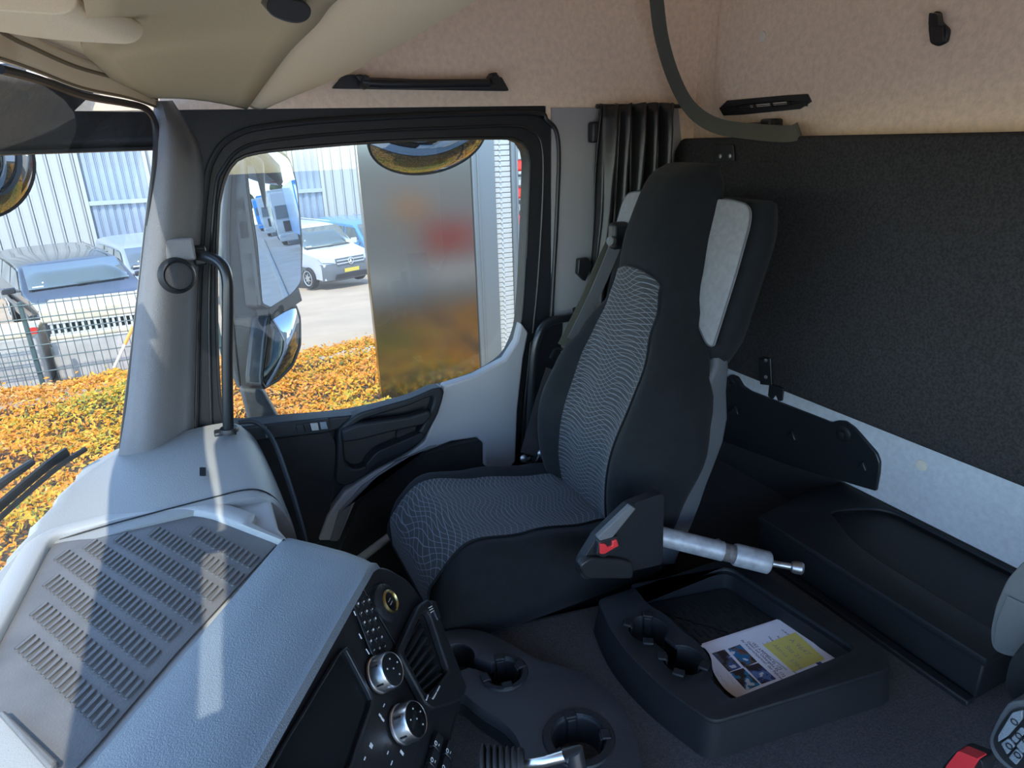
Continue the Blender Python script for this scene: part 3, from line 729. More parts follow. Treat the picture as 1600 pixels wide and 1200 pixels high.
def pill(L, w, h):
    o1 = []
    for k in range(12):
        a = 2 * math.pi * k / 12; x = math.cos(a) * w / 2; y = math.sin(a) * w / 2
        o1.append((x, y + (L / 2 - w / 2) * (1 if math.sin(a) >= 0 else -1)))
    g = G(); b = [dd * y + ee * x for x, y in o1]; t_ = [dd * y * 0.96 + ee * x * 0.82 for x, y in o1]; u_ = [dd * y * 0.92 + ee * x * 0.62 for x, y in o1]
    g.loft([b, [p + V((0, 0, h * 0.85)) for p in t_], [p + V((0, 0, h)) for p in t_], [p + V((0, 0, h * 0.45)) for p in u_]], cap=False)
    g.add([p + V((0, 0, h)) for p in u_], [list(range(12))]); return g
pg = pill(LR, ev.dot(ee) * 0.72, 0.0028)
pme = None
hull = m3
def inside(p, poly):
    c = False
    for i in range(len(poly)):
        a, b = poly[i - 1], poly[i]
        if (a.y > p.y) != (b.y > p.y) and p.x < (b.x - a.x) * (p.y - a.y) / (b.y - a.y) + a.x: c = not c
    return c
base = V((A0.x, A0.y, 0)); cnt = 0
shr = [mc + (p - mc) * 0.97 for p in hull]
hd = (D1 - A0); hd.z = 0; hd.normalize(); hn = V((hd.y, -hd.x, 0))
if hn.x > 0: hn = -hn
for r in range(-12, 12):
    for k in range(-40, 40):
        p = P(219, 1088, Z=ZM) + RV * r + ev * k; p.z = ZM + 0.003
        if not (inside(p + dd * LR * 0.6, shr) and inside(p - dd * LR * 0.6, shr)): continue
        if min((p + dd * LR * 0.5 - A0).dot(hn), (p - dd * LR * 0.5 - A0).dot(hn)) < 0.004: continue
        if cnt >= 298: break
        if pme is None:
            o = M('rib', [v + p for v in pg.v], pg.f, MT['rubber'], RM, smooth=50)
            pme = o.data; pp0 = p.copy()
        else:
            o = bpy.data.objects.new('rib', pme); COL.objects.link(o); o.parent = RM; o.location = p - pp0
        cnt += 1
rd = PS([(0, 1122), (12, 1120), (95, 1200), (80, 1212)], Z=ZM + 0.004)
G().slab(rd, (0, 0, 0.012)).make('end_ridge', MT['rubber'], RM, bevel=0.004)

# ------------------------------------------------------------------ lower console with cup holders
ZC = -0.930
LC = thing('lower_console', 'dark moulded lower console with cup holders beside the engine tunnel', 'console', (0.40, 0.85, -1.38))
to2 = lambda L, Z: [(p.x, p.y) for p in PS(L, Z=Z)]
lo_ = to2([(640, 1005), (690, 986), (716, 980), (752, 983), (790, 1000), (838, 1028), (900, 1046), (945, 1070), (975, 1104), (994, 1145), (1004, 1200), (1010, 1300), (800, 1300), (814, 1200), (812, 1158), (790, 1130), (742, 1100), (720, 1078), (655, 1085)], ZC)
lo_ = rnd2(lo_, 0.02, 4)
cA, cB, cC = P(712, 1026, Z=ZC), P(786, 1050, Z=ZC), P(904, 1152, Z=ZC)
def merged(c1, r1, c2, r2, n=40):
    """outline of two overlapping round holes with softened necks"""
    pts = []
    d = V((c2.x - c1.x, c2.y - c1.y, 0)); L = d.length; d.normalize(); a0 = math.atan2(d.y, d.x)
    al1 = math.acos(max(-1, min(1, (L * L + r1 * r1 - r2 * r2) / (2 * L * r1)))) if L < r1 + r2 else 0.35
    al2 = math.acos(max(-1, min(1, (L * L + r2 * r2 - r1 * r1) / (2 * L * r2)))) if L < r1 + r2 else 0.35
    pts += circ(c1.x, c1.y, r1, n, a0 + al1, a0 + 2 * math.pi - al1)
    pts += circ(c2.x, c2.y, r2, n, a0 + math.pi + al2, a0 + 3 * math.pi - al2)
    return pts
rA, rB, rC = 0.036, 0.034, 0.043
plate('console_top', lo_, [merged(cA, rA, cB, rB), circ(cC.x, cC.y, rC)], ZC - 0.03, ZC, mat('console_grey_plastic', (0.026, 0.030, 0.036), 0.5, bump=0.35, bs=500), LC, bevel=0.004)
sk = [V((x, y, ZC - 0.028)) for x, y in lo_]
G().loft([sk, [V((p.x, p.y, -1.36)) for p in sk]], cap=False).make('console_side', MT['dark'], LC, smooth=30)
def cup(c, r, z, dep, par, gap=None):
    n = 36; a0 = 0; ring = []
    if gap is None: ang = [2 * math.pi * k / n for k in range(n)]; closed = True
    else:
        ang = [gap[0] + gap[1] + (2 * math.pi - 2 * gap[1]) * k / (n - 1) for k in range(n)]; closed = False
    f_ = lambda rr, zz_: [V((c.x + rr * math.cos(a), c.y + rr * math.sin(a), zz_)) for a in ang]
    g = G().loft([f_(r + 0.001, z - 0.002), f_(r * 0.95, z - 0.012), f_(r * 0.90, z - dep)], cap=False, closed=closed)
    g.loft([[V((c.x + 0.9 * r * math.cos(2 * math.pi * k / n), c.y + 0.9 * r * math.sin(2 * math.pi * k / n), z - dep + h)) for k in range(n)] for h in (0, 0.003)])
    g.make('cup_holder', MT['black'], par, smooth=50)
def clips(c, r, z, angs, par):
    for a in angs:
        d = V((math.cos(a), math.sin(a), 0)); t_ = V((-d.y, d.x, 0)); q = V((c.x, c.y, z)) + d * (r + 0.002)
        G().box(q + V((0, 0, 0.002)), (0.016, 0.020, 0.006), Matrix((d, t_, V((0, 0, 1)))).transposed()).box(q - d * 0.008 - V((0, 0, 0.022)), (0.005, 0.016, 0.045), Matrix((d, t_, V((0, 0, 1)))).transposed()).make('cup_clip', MT['dark'], par, bevel=0.002)
aAB = math.atan2(cB.y - cA.y, cB.x - cA.x)
cup(cA, rA, ZC, 0.075, LC, (aAB, 0.5)); cup(cB, rB, ZC, 0.075, LC, (aAB + math.pi, 0.5)); cup(cC, rC, ZC, 0.085, LC)
clips(cB, rB, ZC, [aAB + 2.2, aAB + 0.9, aAB - 0.9, aAB - 2.3], LC); clips(cC, rC, ZC, [1.35, 3.5, 5.9], LC)
def rimring(c, r0, r1, z, par, a0=0, a1=2 * math.pi):
    n = 40; full = a1 - a0 > 6.2
    ang = [a0 + (a1 - a0) * k / (n if full else n - 1) for k in range(n)]
    f_ = lambda rr, zz_: [V((c.x + rr * math.cos(a), c.y + rr * math.sin(a), zz_)) for a in ang]
    G().loft([f_(r0, z - 0.001), f_(r0 + 0.002, z + 0.003), f_(r1 - 0.003, z + 0.003), f_(r1, z - 0.001)], cap=False, closed=full).make('holder_rim', MT['dark'], par, smooth=50)
rimring(cC, rC + 0.001, rC + 0.018, ZC, LC); rimring(cB, rB + 0.001, rB + 0.014, ZC, LC, aAB - 2.0, aAB + 2.0)

MT['gaiter'] = mat('gaiter_rubber', (0.018, 0.019, 0.021), 0.6, spec=0.3)
# stalk with a ribbed gaiter in front of the cup holders
ps = P(790, 1190, Y=0.55); pe = P(905, 1190, Y=0.60)
sd = V((0.9, -0.43, 0.06)).normalized()
SK = thing('control_stalk', 'black ribbed gaiter with a chrome lever sticking out of the lower console', 'lever', P(790, 1215, Y=0.55))
s0 = P(752, 1200, Y=0.56)
prof = []
for k in range(7):
    x = k * 0.0075; prof += [(0.022 - 0.0008 * k, x), (0.026 - 0.001 * k, x + 0.002), (0.026 - 0.001 * k, x + 0.0045), (0.0205 - 0.0008 * k, x + 0.0065)]
for k in range(7):
    x = k * 0.0075
    G().lathe(s0, sd, [(0.019, x), (0.026 - 0.0011 * k, x + 0.0015), (0.0265 - 0.0011 * k, x + 0.003), (0.026 - 0.0011 * k, x + 0.0045), (0.018, x + 0.0075)], 28).make('gaiter_ring', MT['gaiter'], SK)
rod = [s0 + sd * 0.052, P(852, 1190, Y=0.515), P(886, 1180, Y=0.505)]
G().tube(rod, [0.006, 0.006, 0.0065], 12).make('lever_rod', MT['chrome'], SK)
G().tube([P(884, 1180, Y=0.505), P(898, 1174, Y=0.50), P(904, 1215, Y=0.49)], [0.009, 0.011, 0.012], 12).make('lever_tip', MT['satin'], SK)
# ------------------------------------------------------------------ passenger seat
YS = 1.28
ST = thing('passenger_seat', 'black cloth passenger seat with a wavy net pattern and grey shoulder wings', 'seat', (0.6, YS, -1.385))
B0s = V((0.80, YS, -0.87)); US = V((0.265, 0, 0.964)).normalized(); NS = V((-US.z, 0, US.x)); VSd = V((0, 1, 0))
def sp3(v, h, d=0.0): return B0s + VSd * v + US * h + NS * d
WC = [(-0.06, 0.215), (0.08, 0.235), (0.22, 0.258), (0.33, 0.236), (0.42, 0.184), (0.50, 0.132), (0.58, 0.104), (0.72, 0.094), (0.80, 0.094), (0.845, 0.074)]
VC_ = -0.02
def vcf(h): return lerp([(0, -0.02), (0.3, -0.025), (0.56, -0.026), (0.70, -0.018), (0.845, -0.010)], h)
def bol(h): return lerp([(-0.05, 0.045), (0.12, 0.065), (0.30, 0.060), (0.45, 0.030), (0.55, 0.010), (0.7, 0.0)], h)
def fr_d(v, h):
    """front surface of the backrest above its rim plane"""
    w = lerp(WC, h); s = abs(v) / w
    ins = lerp([(-0.05, 0.115), (0.35, 0.130), (0.5, 0.105), (0.6, 0.09), (0.85, 0.08)], h)
    b = bol(h) * math.exp(-((abs(v) - (ins + w) / 2) / (0.45 * max(w - ins, 0.03))) ** 2)
    lum = 0.018 * math.exp(-((h - 0.18) / 0.12) ** 2) + lerp([(0.5, 0), (0.66, 0.028), (0.8, 0.03), (0.85, 0.015)], h) * (1 - 0.6 * s * s)
    return 0.05 + b + lum
HB0, HB1 = -0.06, 0.845
def Fb(s, t):
    h = HB0 + (HB1 - HB0) * (t + 1) / 2
    w = lerp(WC, h)
    return sp3(vcf(h) + s * w, h, -0.05)
pillow('backrest', Fb, NS, lambda s, t: 0.05 + fr_d(s * lerp(WC, HB0 + (HB1 - HB0) * (t + 1) / 2), HB0 + (HB1 - HB0) * (t + 1) / 2) - 0.0, 0.05, MT['cloth'], ST, ns=28, nt=44, p=4.5, pu=2.4)
def patch(name, surf, us, ws, m, nu=18):
    """cloth patch: surf(v, h) over rows h in us, half widths ws(h); metric uv"""
    vs, fs, uv = [], [], []
    for i, h in enumerate(us):
        w = ws(h)
        for j in range(nu + 1):
            v = -w + 2 * w * j / nu
            vs.append(surf(v, h)); uv.append((v, h))
    for i in range(len(us) - 1):
        for j in range(nu):
            a = i * (nu + 1) + j
            fs.append([a, a + 1, a + nu + 2, a + nu + 1])
    return M(name, vs, fs, m, ST, smooth=80, uv=uv)
def fallb(v, h):
    s = abs(v) / lerp(WC, h); t = abs((h - HB0) / (HB1 - HB0) * 2 - 1)
    return ((1 - min(s, 1) ** 4.5) * (1 - min(t, 1) ** 4.5)) ** (1 / 2.4)
def insw(h):
    if h > 0.50: return lerp([(0.50, 0.096), (0.56, 0.082), (0.588, 0.06)], h) if h < 0.56 else 0.082 * math.sqrt(max(0.0, 1 - ((h - 0.56) / 0.030) ** 2)) + 0.0005
    return lerp([(-0.03, 0.105), (0.10, 0.116), (0.35, 0.126), (0.50, 0.096)], h)
hs = [-0.045 + k * 0.0145 for k in range(42)] + [0.563, 0.570, 0.577, 0.583, 0.587, 0.5895]
hs = sorted(set(h for h in hs if h < 0.5899))
patch('patterned_insert', lambda v, h: sp3(vcf(h) - 0.004 + v, h, (0.05 + fr_d(v - 0.004, h)) * fallb(v - 0.004, h) - 0.05 + 0.0045), hs, insw, MT['net'])
# piping round the insert
pe_ = [(sg * insw(h), h) for sg, seq in ((1, hs), (-1, hs[::-1])) for h in seq]
G().tube([sp3(vcf(h) - 0.004 + v, h, (0.05 + fr_d(v - 0.004, h)) * fallb(v - 0.004, h) - 0.05 + 0.003) for v, h in pe_], 0.0028, 6).make('insert_piping', MT['cloth'], ST)
# shoulder wings: black shell with grey front panels
def wing_w(h): return lerp([(0.42, 0.225), (0.50, 0.245), (0.70, 0.250), (0.785, 0.235)], h)
def Fw(s, t):
    h = 0.415 + (0.785 - 0.415) * (t + 1) / 2
    return sp3(0.016 + s * wing_w(h), h, -0.105)
pillow('shoulder_shell', Fw, NS, lambda s, t: 0.045, 0.05, MT['cloth'], ST, ns=16, nt=18, p=7, pu=3)
for sg in (-1, 1):
    pv = [(0.080, 0.770), (0.16, 0.774), (0.220, 0.766), (0.2345, 0.735), (0.2365, 0.62), (0.232, 0.462), (0.212, 0.462), (0.165, 0.50), (0.090, 0.58)]
    if sg > 0: pv = [(v, h if h > 0.66 else 0.66 + (h - 0.46) * 0.1) for v, h in pv]
    pts = [sp3(0.016 + sg * v, h, -0.0625) for v, h in pv]
    pts = rnd(pts, [0.01, 0.02, 0.02, 0.03, 0.02, 0.008, 0.02, 0.05, 0.01], 5)
    wg = tag(G().slab(pts, NS * 0.010).make('shoulder_panel', MT['clothg'], ST, bevel=0.006, seg=3), 'grey cloth shoulder panel')
    G().tube([p + NS * 0.0085 for p in pts[6:]], 0.0016, 6).make('panel_seam', MT['shell'], wg)
# lower rear shell (slate) behind the bolster
rings = []
for k in range(12):
    h = -0.07 + 0.60 * k / 11
    w = lerp([(-0.07, 0.20), (0.1, 0.220), (0.28, 0.232), (0.40, 0.200), (0.53, 0.15)], h)
    d0, d1 = lerp([(-0.07, -0.05), (0.2, -0.040), (0.34, -0.055), (0.45, -0.085)], h), lerp([(-0.07, -0.135), (0.25, -0.135), (0.5, -0.118)], h)
    rings.append(rnd([sp3(VC_ - w, h, d0), sp3(VC_ - w, h, d1), sp3(VC_ + w, h, d1), sp3(VC_ + w, h, d0)], 0.012, 3))
G().loft(rings).make('backrest_shell', MT['shell'], ST, smooth=50)
# cushion
XC0, XC1 = 0.318, 0.86
def ctop(x, v):
    """height of the cushion top"""
    z = lerp([(0.318, -0.835), (0.345, -0.806), (0.40, -0.795), (0.55, -0.822), (0.72, -0.850), (0.86, -0.870)], x)
    z += 0.026 * math.exp(-((abs(v) - 0.195) / 0.045) ** 2) * lerp([(0.32, 0.3), (0.45, 0.9), (0.6, 1), (0.86, 0.8)], x)
    return z
YQ = 1.275
HWc = 0.238
def Fc(s, t):
    x = XC0 + (XC1 - XC0) * (t + 1) / 2
    v = s * HWc * lerp([(0.318, 0.93), (0.45, 1.0), (0.86, 0.97)], x)
    return V((x, YQ + v, -0.955))
def cz(s, t):
    q = Fc(s, t); return ctop(q.x, q.y - YQ) + 0.955
pillow('cushion', Fc, V((0, 0, 1)), cz, 0.035, MT['cloth'], ST, ns=28, nt=32, p=7, pu=2.6)
def cfall(x, v):
    s = abs(v) / (HWc * lerp([(0.318, 0.93), (0.45, 1.0), (0.86, 0.97)], x)); t = abs((x - XC0) / (XC1 - XC0) * 2 - 1)
    return ((1 - min(s, 1) ** 7) * (1 - min(t, 1) ** 7)) ** (1 / 2.6)
def csurf(v, a):
    """a: length along the insert from the back, rolling over the front edge"""
    x = 0.845 - a
    if x > 0.336:
        return V((x, YQ + v, -0.955 + (ctop(x, v) + 0.955) * cfall(x, v) + 0.004))
    e = 0.336 - x
    zt = -0.955 + (ctop(0.336, v) + 0.955) * cfall(0.336, v) + 0.004
    return V((0.336 - 0.020 * (1 - math.exp(-e / 0.012)) - 0.004 , YQ + v * (1 - 0.1 * e), zt - e * 0.92))
aa = [k * 0.0125 for k in range(49)]
patch('cushion_insert', csurf, aa, lambda a: lerp([(0, 0.125), (0.2, 0.135), (0.42, 0.150), (0.50, 0.155), (0.61, 0.14)], a), MT['net'])
ce = [(sg * lerp([(0, 0.125), (0.2, 0.135), (0.42, 0.150), (0.50, 0.155), (0.61, 0.14)], a), a) for sg, seq in ((1, aa), (-1, aa[::-1])) for a in seq]
G().tube([csurf(v, a) - V((0, 0, 0.0015)) for v, a in ce], 0.0028, 6).make('insert_piping', MT['cloth'], ST)
# skirt and base
rings = []
for z, x0, x1, w in ((-0.93, 0.345, 0.86, 0.225), (-0.99, 0.36, 0.86, 0.215), (-1.05, 0.41, 0.84, 0.19)):
    rings.append(rnd([V((x0, YS - w, z)), V((x1, YS - w, z)), V((x1, YS + w, z)), V((x0, YS + w, z))], 0.03, 4))
G().loft(rings).make('cushion_pan', MT['black'], ST)
rings = []
for k in range(13):
    z = -1.04 - 0.26 * k / 12; e = 0.012 if k % 2 else 0
    rings.append(rnd([V((0.42 + e, YS - 0.18 + e, z)), V((0.82 - e, YS - 0.18 + e, z)), V((0.82 - e, YS + 0.18 - e, z)), V((0.42 + e, YS + 0.18 - e, z))], 0.04, 3))
G().loft(rings).make('bellows', MT['black'], ST, smooth=30)
G().box((0.62, YS, -1.345), (0.52, 0.40, 0.09)).make('base', MT['black'], ST, bevel=0.01)
# adjusting levers at the front
for a, b in (((640, 886), (668, 868)), ((648, 915), (676, 890))):
    G().tube(PS([a, b], Y=1.46), 0.006, 8).make('adjuster_lever', MT['rim'], ST)
G().lathe(P(677, 920, Y=1.20), (-0.3, -1, 0), [(0.008, 0), (0.008, 0.008), (0.005, 0.010)], 12).make('bolt', MT['steel'], ST)
G().tube(PS([(677, 935), (700, 975), (740, 990)], Y=1.16), 0.012, 8).make('front_tube', MT['black'], ST)
# recliner cover on the near side, with the buckle
rc_ = PS([(984, 790), (1034, 771), (1038, 776), (1036, 882), (992, 892), (912, 906), (906, 896), (908, 880), (934, 838)], Y=0.943)
G().slab(rnd(rc_, 0.010, 4), (0, 0.022, 0)).make('recliner_cover', MT['dark'], ST, bevel=0.008, seg=3)
fl = PS([(905, 884), (922, 872), (968, 874), (990, 880), (990, 905), (915, 905)], Y=0.930)
G().box((0.69, 1.005, -0.83), (0.05, 0.11, 0.04)).make('recliner_hub', MT['black'], ST)
G().slab(rnd(fl, 0.012, 4), (0, 0.02, 0)).make('recliner_foot', MT['black'], ST, bevel=0.006)
G().slab(PS([(986, 790), (994, 795), (956, 842), (938, 846), (934, 840)], Y=0.933), (0, 0.012, 0)).make('buckle_stalk', MT['belt'], ST, bevel=0.002)
bk = G().slab(rnd(PS([(936, 846), (966, 838), (972, 856), (944, 872), (932, 868)], Y=0.931), 0.004), (0, 0.022, 0)).make('buckle', MT['black'], ST, bevel=0.003)
pf = PS([(938, 850), (946, 850), (950, 855), (957, 853), (957, 846), (964, 843), (967, 853), (945, 866), (938, 866)], Y=0.927)
tag(G().slab(pf, (0, 0.008, 0)).make('release_button', MT['red'], bk, bevel=0.0015), 'red release button')
# far-side belt: guide on the shoulder, strap, lower anchor
gd = P(966, 368, Y=1.49)
G().box(gd, (0.05, 0.035, 0.07)).make('belt_guide', MT['black'], ST, bevel=0.01)
G().lathe(gd + V((-0.03, -0.02, -0.01)), (-1, -0.3, 0.2), [(0.012, 0), (0.012, 0.012), (0.004, 0.016)], 16).make('guide_clip', MT['belt'], ST)
bp_ = smooth_path([P(966, 372, Y=1.485), P(955, 400, Y=1.50), P(936, 445, Y=1.53), P(915, 490, Y=1.56), P(895, 530, Y=1.59)], 6)
G().ribbon(bp_, V((0.8, -0.25, 0.1)), 0.034, 0.0018).make('belt_strap', MT['belt'], ST)
bp2 = smooth_path([P(958, 372, Y=1.52), P(936, 420, Y=1.57), P(915, 470, Y=1.60), P(880, 540, Y=1.63)], 6)
G().ribbon(bp2, V((0.8, -0.2, 0.1)), 0.036, 0.0018).make('belt_return', MT['web'], ST)
lw = smooth_path([P(872, 580, Y=1.63), P(852, 640, Y=1.62), P(842, 675, Y=1.62), P(832, 712, Y=1.60)], 5)
G().ribbon(lw, V((0.9, -0.2, 0.25)), 0.075, 0.004).make('belt_sleeve', mat('belt_sleeve', (0.022, 0.020, 0.021), 0.85, bump=0.6, bs=300), ST)
an = G()
an.tube(smooth_path(PS([(838, 722), (850, 700), (868, 700), (880, 726)], Y=1.56), 5), 0.006, 8)
an.tube(PS([(826, 716), (842, 742), (866, 744)], Y=1.57), 0.008, 8)
an.box(P(846, 726, Y=1.575), (0.09, 0.03, 0.05))
an.make('belt_anchor', MT['satin'], ST, bevel=0.003)
for x, y in ((818, 716), (845, 708), (872, 738)):
    G().lathe(P(x, y, Y=1.56), (-0.2, -1, 0.2), [(0.011, 0), (0.011, 0.006), (0.006, 0.009)], 14).make('anchor_bolt', MT['steel'], ST)
# steel link by the wall over the belt
G().tube(smooth_path(PS([(860, 560), (868, 545), (880, 548), (872, 562)], Y=1.66), 4), 0.004, 6).make('belt_clip', MT['satin'], ST)
# ------------------------------------------------------------------ storage tray on the engine tunnel
ZT, ZF = -0.905, -0.958
TR = thing('storage_tray', 'black plastic storage tray with two joined cup holders on the engine tunnel', 'tray', (0.80, 0.77, -0.985))
to = to2([(933, 936), (1142, 868), (1158, 870), (1384, 1018), (1394, 1036), (1384, 1046), (1122, 1126), (1104, 1122), (1020, 1062), (958, 996)], ZT)
to = rnd2(to, [0.015, 0.01, 0.01, 0.01, 0.01, 0.01, 0.012, 0.012, 0.08, 0.06], 5)
rec = to2([(984, 912), (1132, 884), (1148, 888), (1338, 1010), (1334, 1020), (1150, 1094), (1138, 1094), (1104, 1060), (1112, 1046), (1096, 1010), (1060, 985), (1040, 962), (1010, 946)], ZT)
rec = rnd2(rec, [0.012, 0.01, 0.01, 0.01, 0.01, 0.01, 0.01, 0.02, 0.02, 0.03, 0.03, 0.02, 0.02], 4)
cD, cE = P(1012, 982, Z=ZT), P(1068, 1030, Z=ZT)
plate('tray_top', to, [rec, merged(cD, 0.0365, cE, 0.0365)], ZT - 0.012, ZT, MT['dark'], TR, bevel=0.004)
cxy = V((sum(x for x, y in to) / len(to), sum(y for x, y in to) / len(to), 0))
ring = lambda L, z, gr: [V((cxy.x + (x - cxy.x) * gr, cxy.y + (y - cxy.y) * gr, z)) for x, y in L]
G().loft([ring(to, ZT - 0.006, 0.995), ring(to, -0.984, 1.035)], cap=False).make('tray_side', MT['dark'], TR, smooth=30)
rcx = V((sum(x for x, y in rec) / len(rec), sum(y for x, y in rec) / len(rec), 0))
rr_ = lambda z, d: [V((x, y, z)) for x, y in inset(rec, d)]
g = G().loft([rr_(ZT - 0.003, -0.001), rr_(ZT - 0.015, 0.0), rr_(ZT - 0.017, 0.006), rr_(ZF, 0.009)], cap=False)
g.add(rr_(ZF, 0.009), [list(range(len(rec)))]); g.make('tray_recess', MT['dark'], TR, smooth=30)
aDE = math.atan2(cE.y - cD.y, cE.x - cD.x)
cup(cD, 0.0365, ZT, 0.065, TR, (aDE, 0.45)); cup(cE, 0.0365, ZT, 0.065, TR, (aDE + math.pi, 0.45))
clips(cD, 0.0365, ZT, [aDE + 2.4, aDE - 2.5], TR); clips(cE, 0.0365, ZT, [aDE + 0.5, aDE - 1.0, aDE - 2.3], TR)
clips(cD, 0.0365, ZT, [aDE - 0.7], TR)
# ribbed insert on the recess floor
mi = [V((x, y, ZF + 0.001)) for x, y in inset(rec, 0.014)]
MI = G().slab(mi, (0, 0, 0.002)).make('ribbed_liner', MT['black'], TR)
mxs = [p.x for p in mi]; mys = [p.y for p in mi]
g = G(); mshr = [V((x, y, 0)) for x, y in inset(rec, 0.022)]
rows_ = 0
for i in range(26):
    for j in range(9):
        p = V((min(mxs) + 0.013 * i, min(mys) + 0.038 * j + 0.010 * (i % 2), 0))
        q = [p + V((dx, dy, 0)) for dx, dy in ((-0.002, -0.012), (0.002, -0.012), (0.002, 0.012), (-0.002, 0.012))]
        if inside(p + V((0, 0.014, 0)), mshr) and inside(p - V((0, 0.014, 0)), mshr):
            g.slab([V((a.x, a.y, ZF + 0.003)) for a in q], (0, 0, 0.0018))
tag(g.make('liner_rib', MT['dark'], MI, smooth=0), kind='stuff')

# papers in the tray
def on(px, py, dz=0.0): return P(px, py, Z=ZF + 0.0066 + dz)
A_, B_, C_, D_ = on(1224, 967), on(1309, 1036), on(1155, 1094), on(1092, 1010)
p2 = thing('paper_sheet', 'white paper sheet lying under the printed sheet in the tray', 'paper', (B_ + D_) / 2)
G().slab([p + V((0.010, 0.004, -0.0012)) for p in (A_, B_, C_, D_)], (0, 0, 0.0006)).make('sheet', MT['paper'], p2)
PA = thing('printed_sheet', 'white printed sheet with four photos and a yellow note in the tray', 'paper', (B_ + D_) / 2)
edge_ = rnd([A_, B_, C_, on(1132, 1078), on(1113, 1050), on(1112, 1030), on(1104, 1014), D_], [0.002, 0.002, 0.012, 0.02, 0.02, 0.02, 0.02, 0.002], 4)
G().slab([p + V((0, 0, 0.0005)) for p in edge_], (0, 0, 0.0006)).make('sheet', MT['paper'], PA, smooth=0)
def photo(nm, c1, c2, seed):
    m, t, b = nodes(nm); b.inputs['Roughness'].default_value = 0.5
    tc = t.nodes.new('ShaderNodeTexCoord'); mp = t.nodes.new('ShaderNodeMapping'); mp.inputs['Location'].default_value = (seed, seed * 2, 0); mp.inputs['Scale'].default_value = (60, 60, 60)
    nz = t.nodes.new('ShaderNodeTexNoise'); nz.inputs['Scale'].default_value = 0.8; nz.inputs['Detail'].default_value = 3
    rp = t.nodes.new('ShaderNodeValToRGB'); rp.color_ramp.interpolation = 'CONSTANT'
    e = rp.color_ramp.elements; e[0].position = 0; e[0].color = (0.03, 0.025, 0.03, 1); e[1].position = 0.44; e[1].color = (*c1, 1)
    x = e.new(0.52); x.color = (*c2, 1); x = e.new(0.62); x.color = (0.7, 0.7, 0.75, 1)
    t.links.new(tc.outputs['Object'], mp.inputs[0]); t.links.new(mp.outputs[0], nz.inputs[0]); t.links.new(nz.outputs[0], rp.inputs[0]); t.links.new(rp.outputs[0], b.inputs['Base Color'])
    return m
for q, c1, c2, sd_ in (([(1137, 1014), (1156, 1007), (1183, 1034), (1163, 1043)], (0.16, 0.09, 0.07), (0.02, 0.16, 0.33), 1.3), ([(1112, 1021), (1132, 1015), (1158, 1043), (1139, 1050)], (0.10, 0.09, 0.09), (0.06, 0.12, 0.30), 4.1), ([(1164, 1042), (1185, 1036), (1213, 1061), (1190, 1069)], (0.05, 0.06, 0.16), (0.12, 0.20, 0.42), 7.7), ([(1140, 1051), (1161, 1044), (1188, 1070), (1166, 1079)], (0.05, 0.04, 0.04), (0.02, 0.22, 0.42), 9.2)):
    G().slab([on(x, y, 0.0011) for x, y in q], (0, 0, 0.0003)).make('printed_photo', photo('photo_print', c1, c2, sd_), PA, smooth=0)
bu = (on(1221, 1058) - on(1163, 1004)).normalized(); bu.z = 0; bup = V((-bu.y, bu.x, 0))
def tl(body, x0, y0, x1, y1, size, mm='ink'):
    a, b = on(x0, y0, 0.0013), on(x1, y1, 0.0013); u_ = (b - a).normalized(); w_ = V((-u_.y, u_.x, 0))
    o = text('print', body, size, MT[mm], PA, (a + b) / 2, u_, w_, 0.0001)
    return o
tl('ihr Ansprechpartner, der Fahrzeug', 1164, 1005, 1221, 1060, 0.0085)
tl('Daten zur Uebergabe EL 172', 1176, 1010, 1217, 1049, 0.0085)
tl('VEZ ATO Blue EL 172', 1184, 1012, 1212, 1038, 0.0085)
tl('Anlieferung und Uebernahme', 1190, 1016, 1230, 1047, 0.005)
for k in range(4):
    tl('---', 1190 + k * 7, 1003 - k * 2, 1196 + k * 7, 1009 - k * 2, 0.006)
tl('Name', 1201, 995, 1210, 1003, 0.007); tl('An', 1214, 993, 1219, 998, 0.006); tl('Datum', 1240, 1049, 1249, 1055, 0.006)
tl('10.08.2022', 1220, 983, 1238, 996, 0.006)
G().slab([on(x, y, 0.0011) for x, y in ((1274, 1036), (1282, 1034), (1288, 1039), (1281, 1041))], (0, 0, 0.0003)).make('logo', mat('logo_blue', (0.03, 0.05, 0.25), 0.5), PA, smooth=0)
tl('FS', 1277, 1034, 1286, 1040, 0.009, 'ink')
for k, (x, y) in enumerate(((1136, 1052), (1126, 1056), (1120, 1050))):
    q = smooth_path([on(x + i * 3.2, y + i * 4.0 + (3 if i % 2 else -1), 0.0012) for i in range(5)], 3)
    G().ribbon(q, V((0, 0, 1)).cross(q[1] - q[0]), 0.0007, 0.0003).make('pencil_note', mat('grey_pencil', (0.55, 0.55, 0.60), 0.7), PA, smooth=0)
SN = thing('sticky_note', 'yellow sticky note with faint handwriting on the printed sheet', 'note', on(1238, 1015, 0.0012))
G().slab(rnd([on(x, y, 0.0014) for x, y in ((1192, 1008), (1243, 988), (1289, 1030), (1240, 1050))], 0.002, 2), (0, 0, 0.0005)).make('note_paper', MT['note'], SN, smooth=0)
for words, a, b, sz in (('A 9647', (1236, 1000), (1263, 1022), 0.016), ('Sitz 21', (1226, 1008), (1254, 1032), 0.014), ('Aktros  5704', (1214, 1012), (1246, 1040), 0.013)):
    p0, p1 = on(*a, 0.0021), on(*b, 0.0021); u_ = (p1 - p0).normalized()
    text('handwriting', words, sz, MT['pencil'], SN, (p0 + p1) / 2, u_, V((-u_.y, u_.x, 0)), 0.0001)

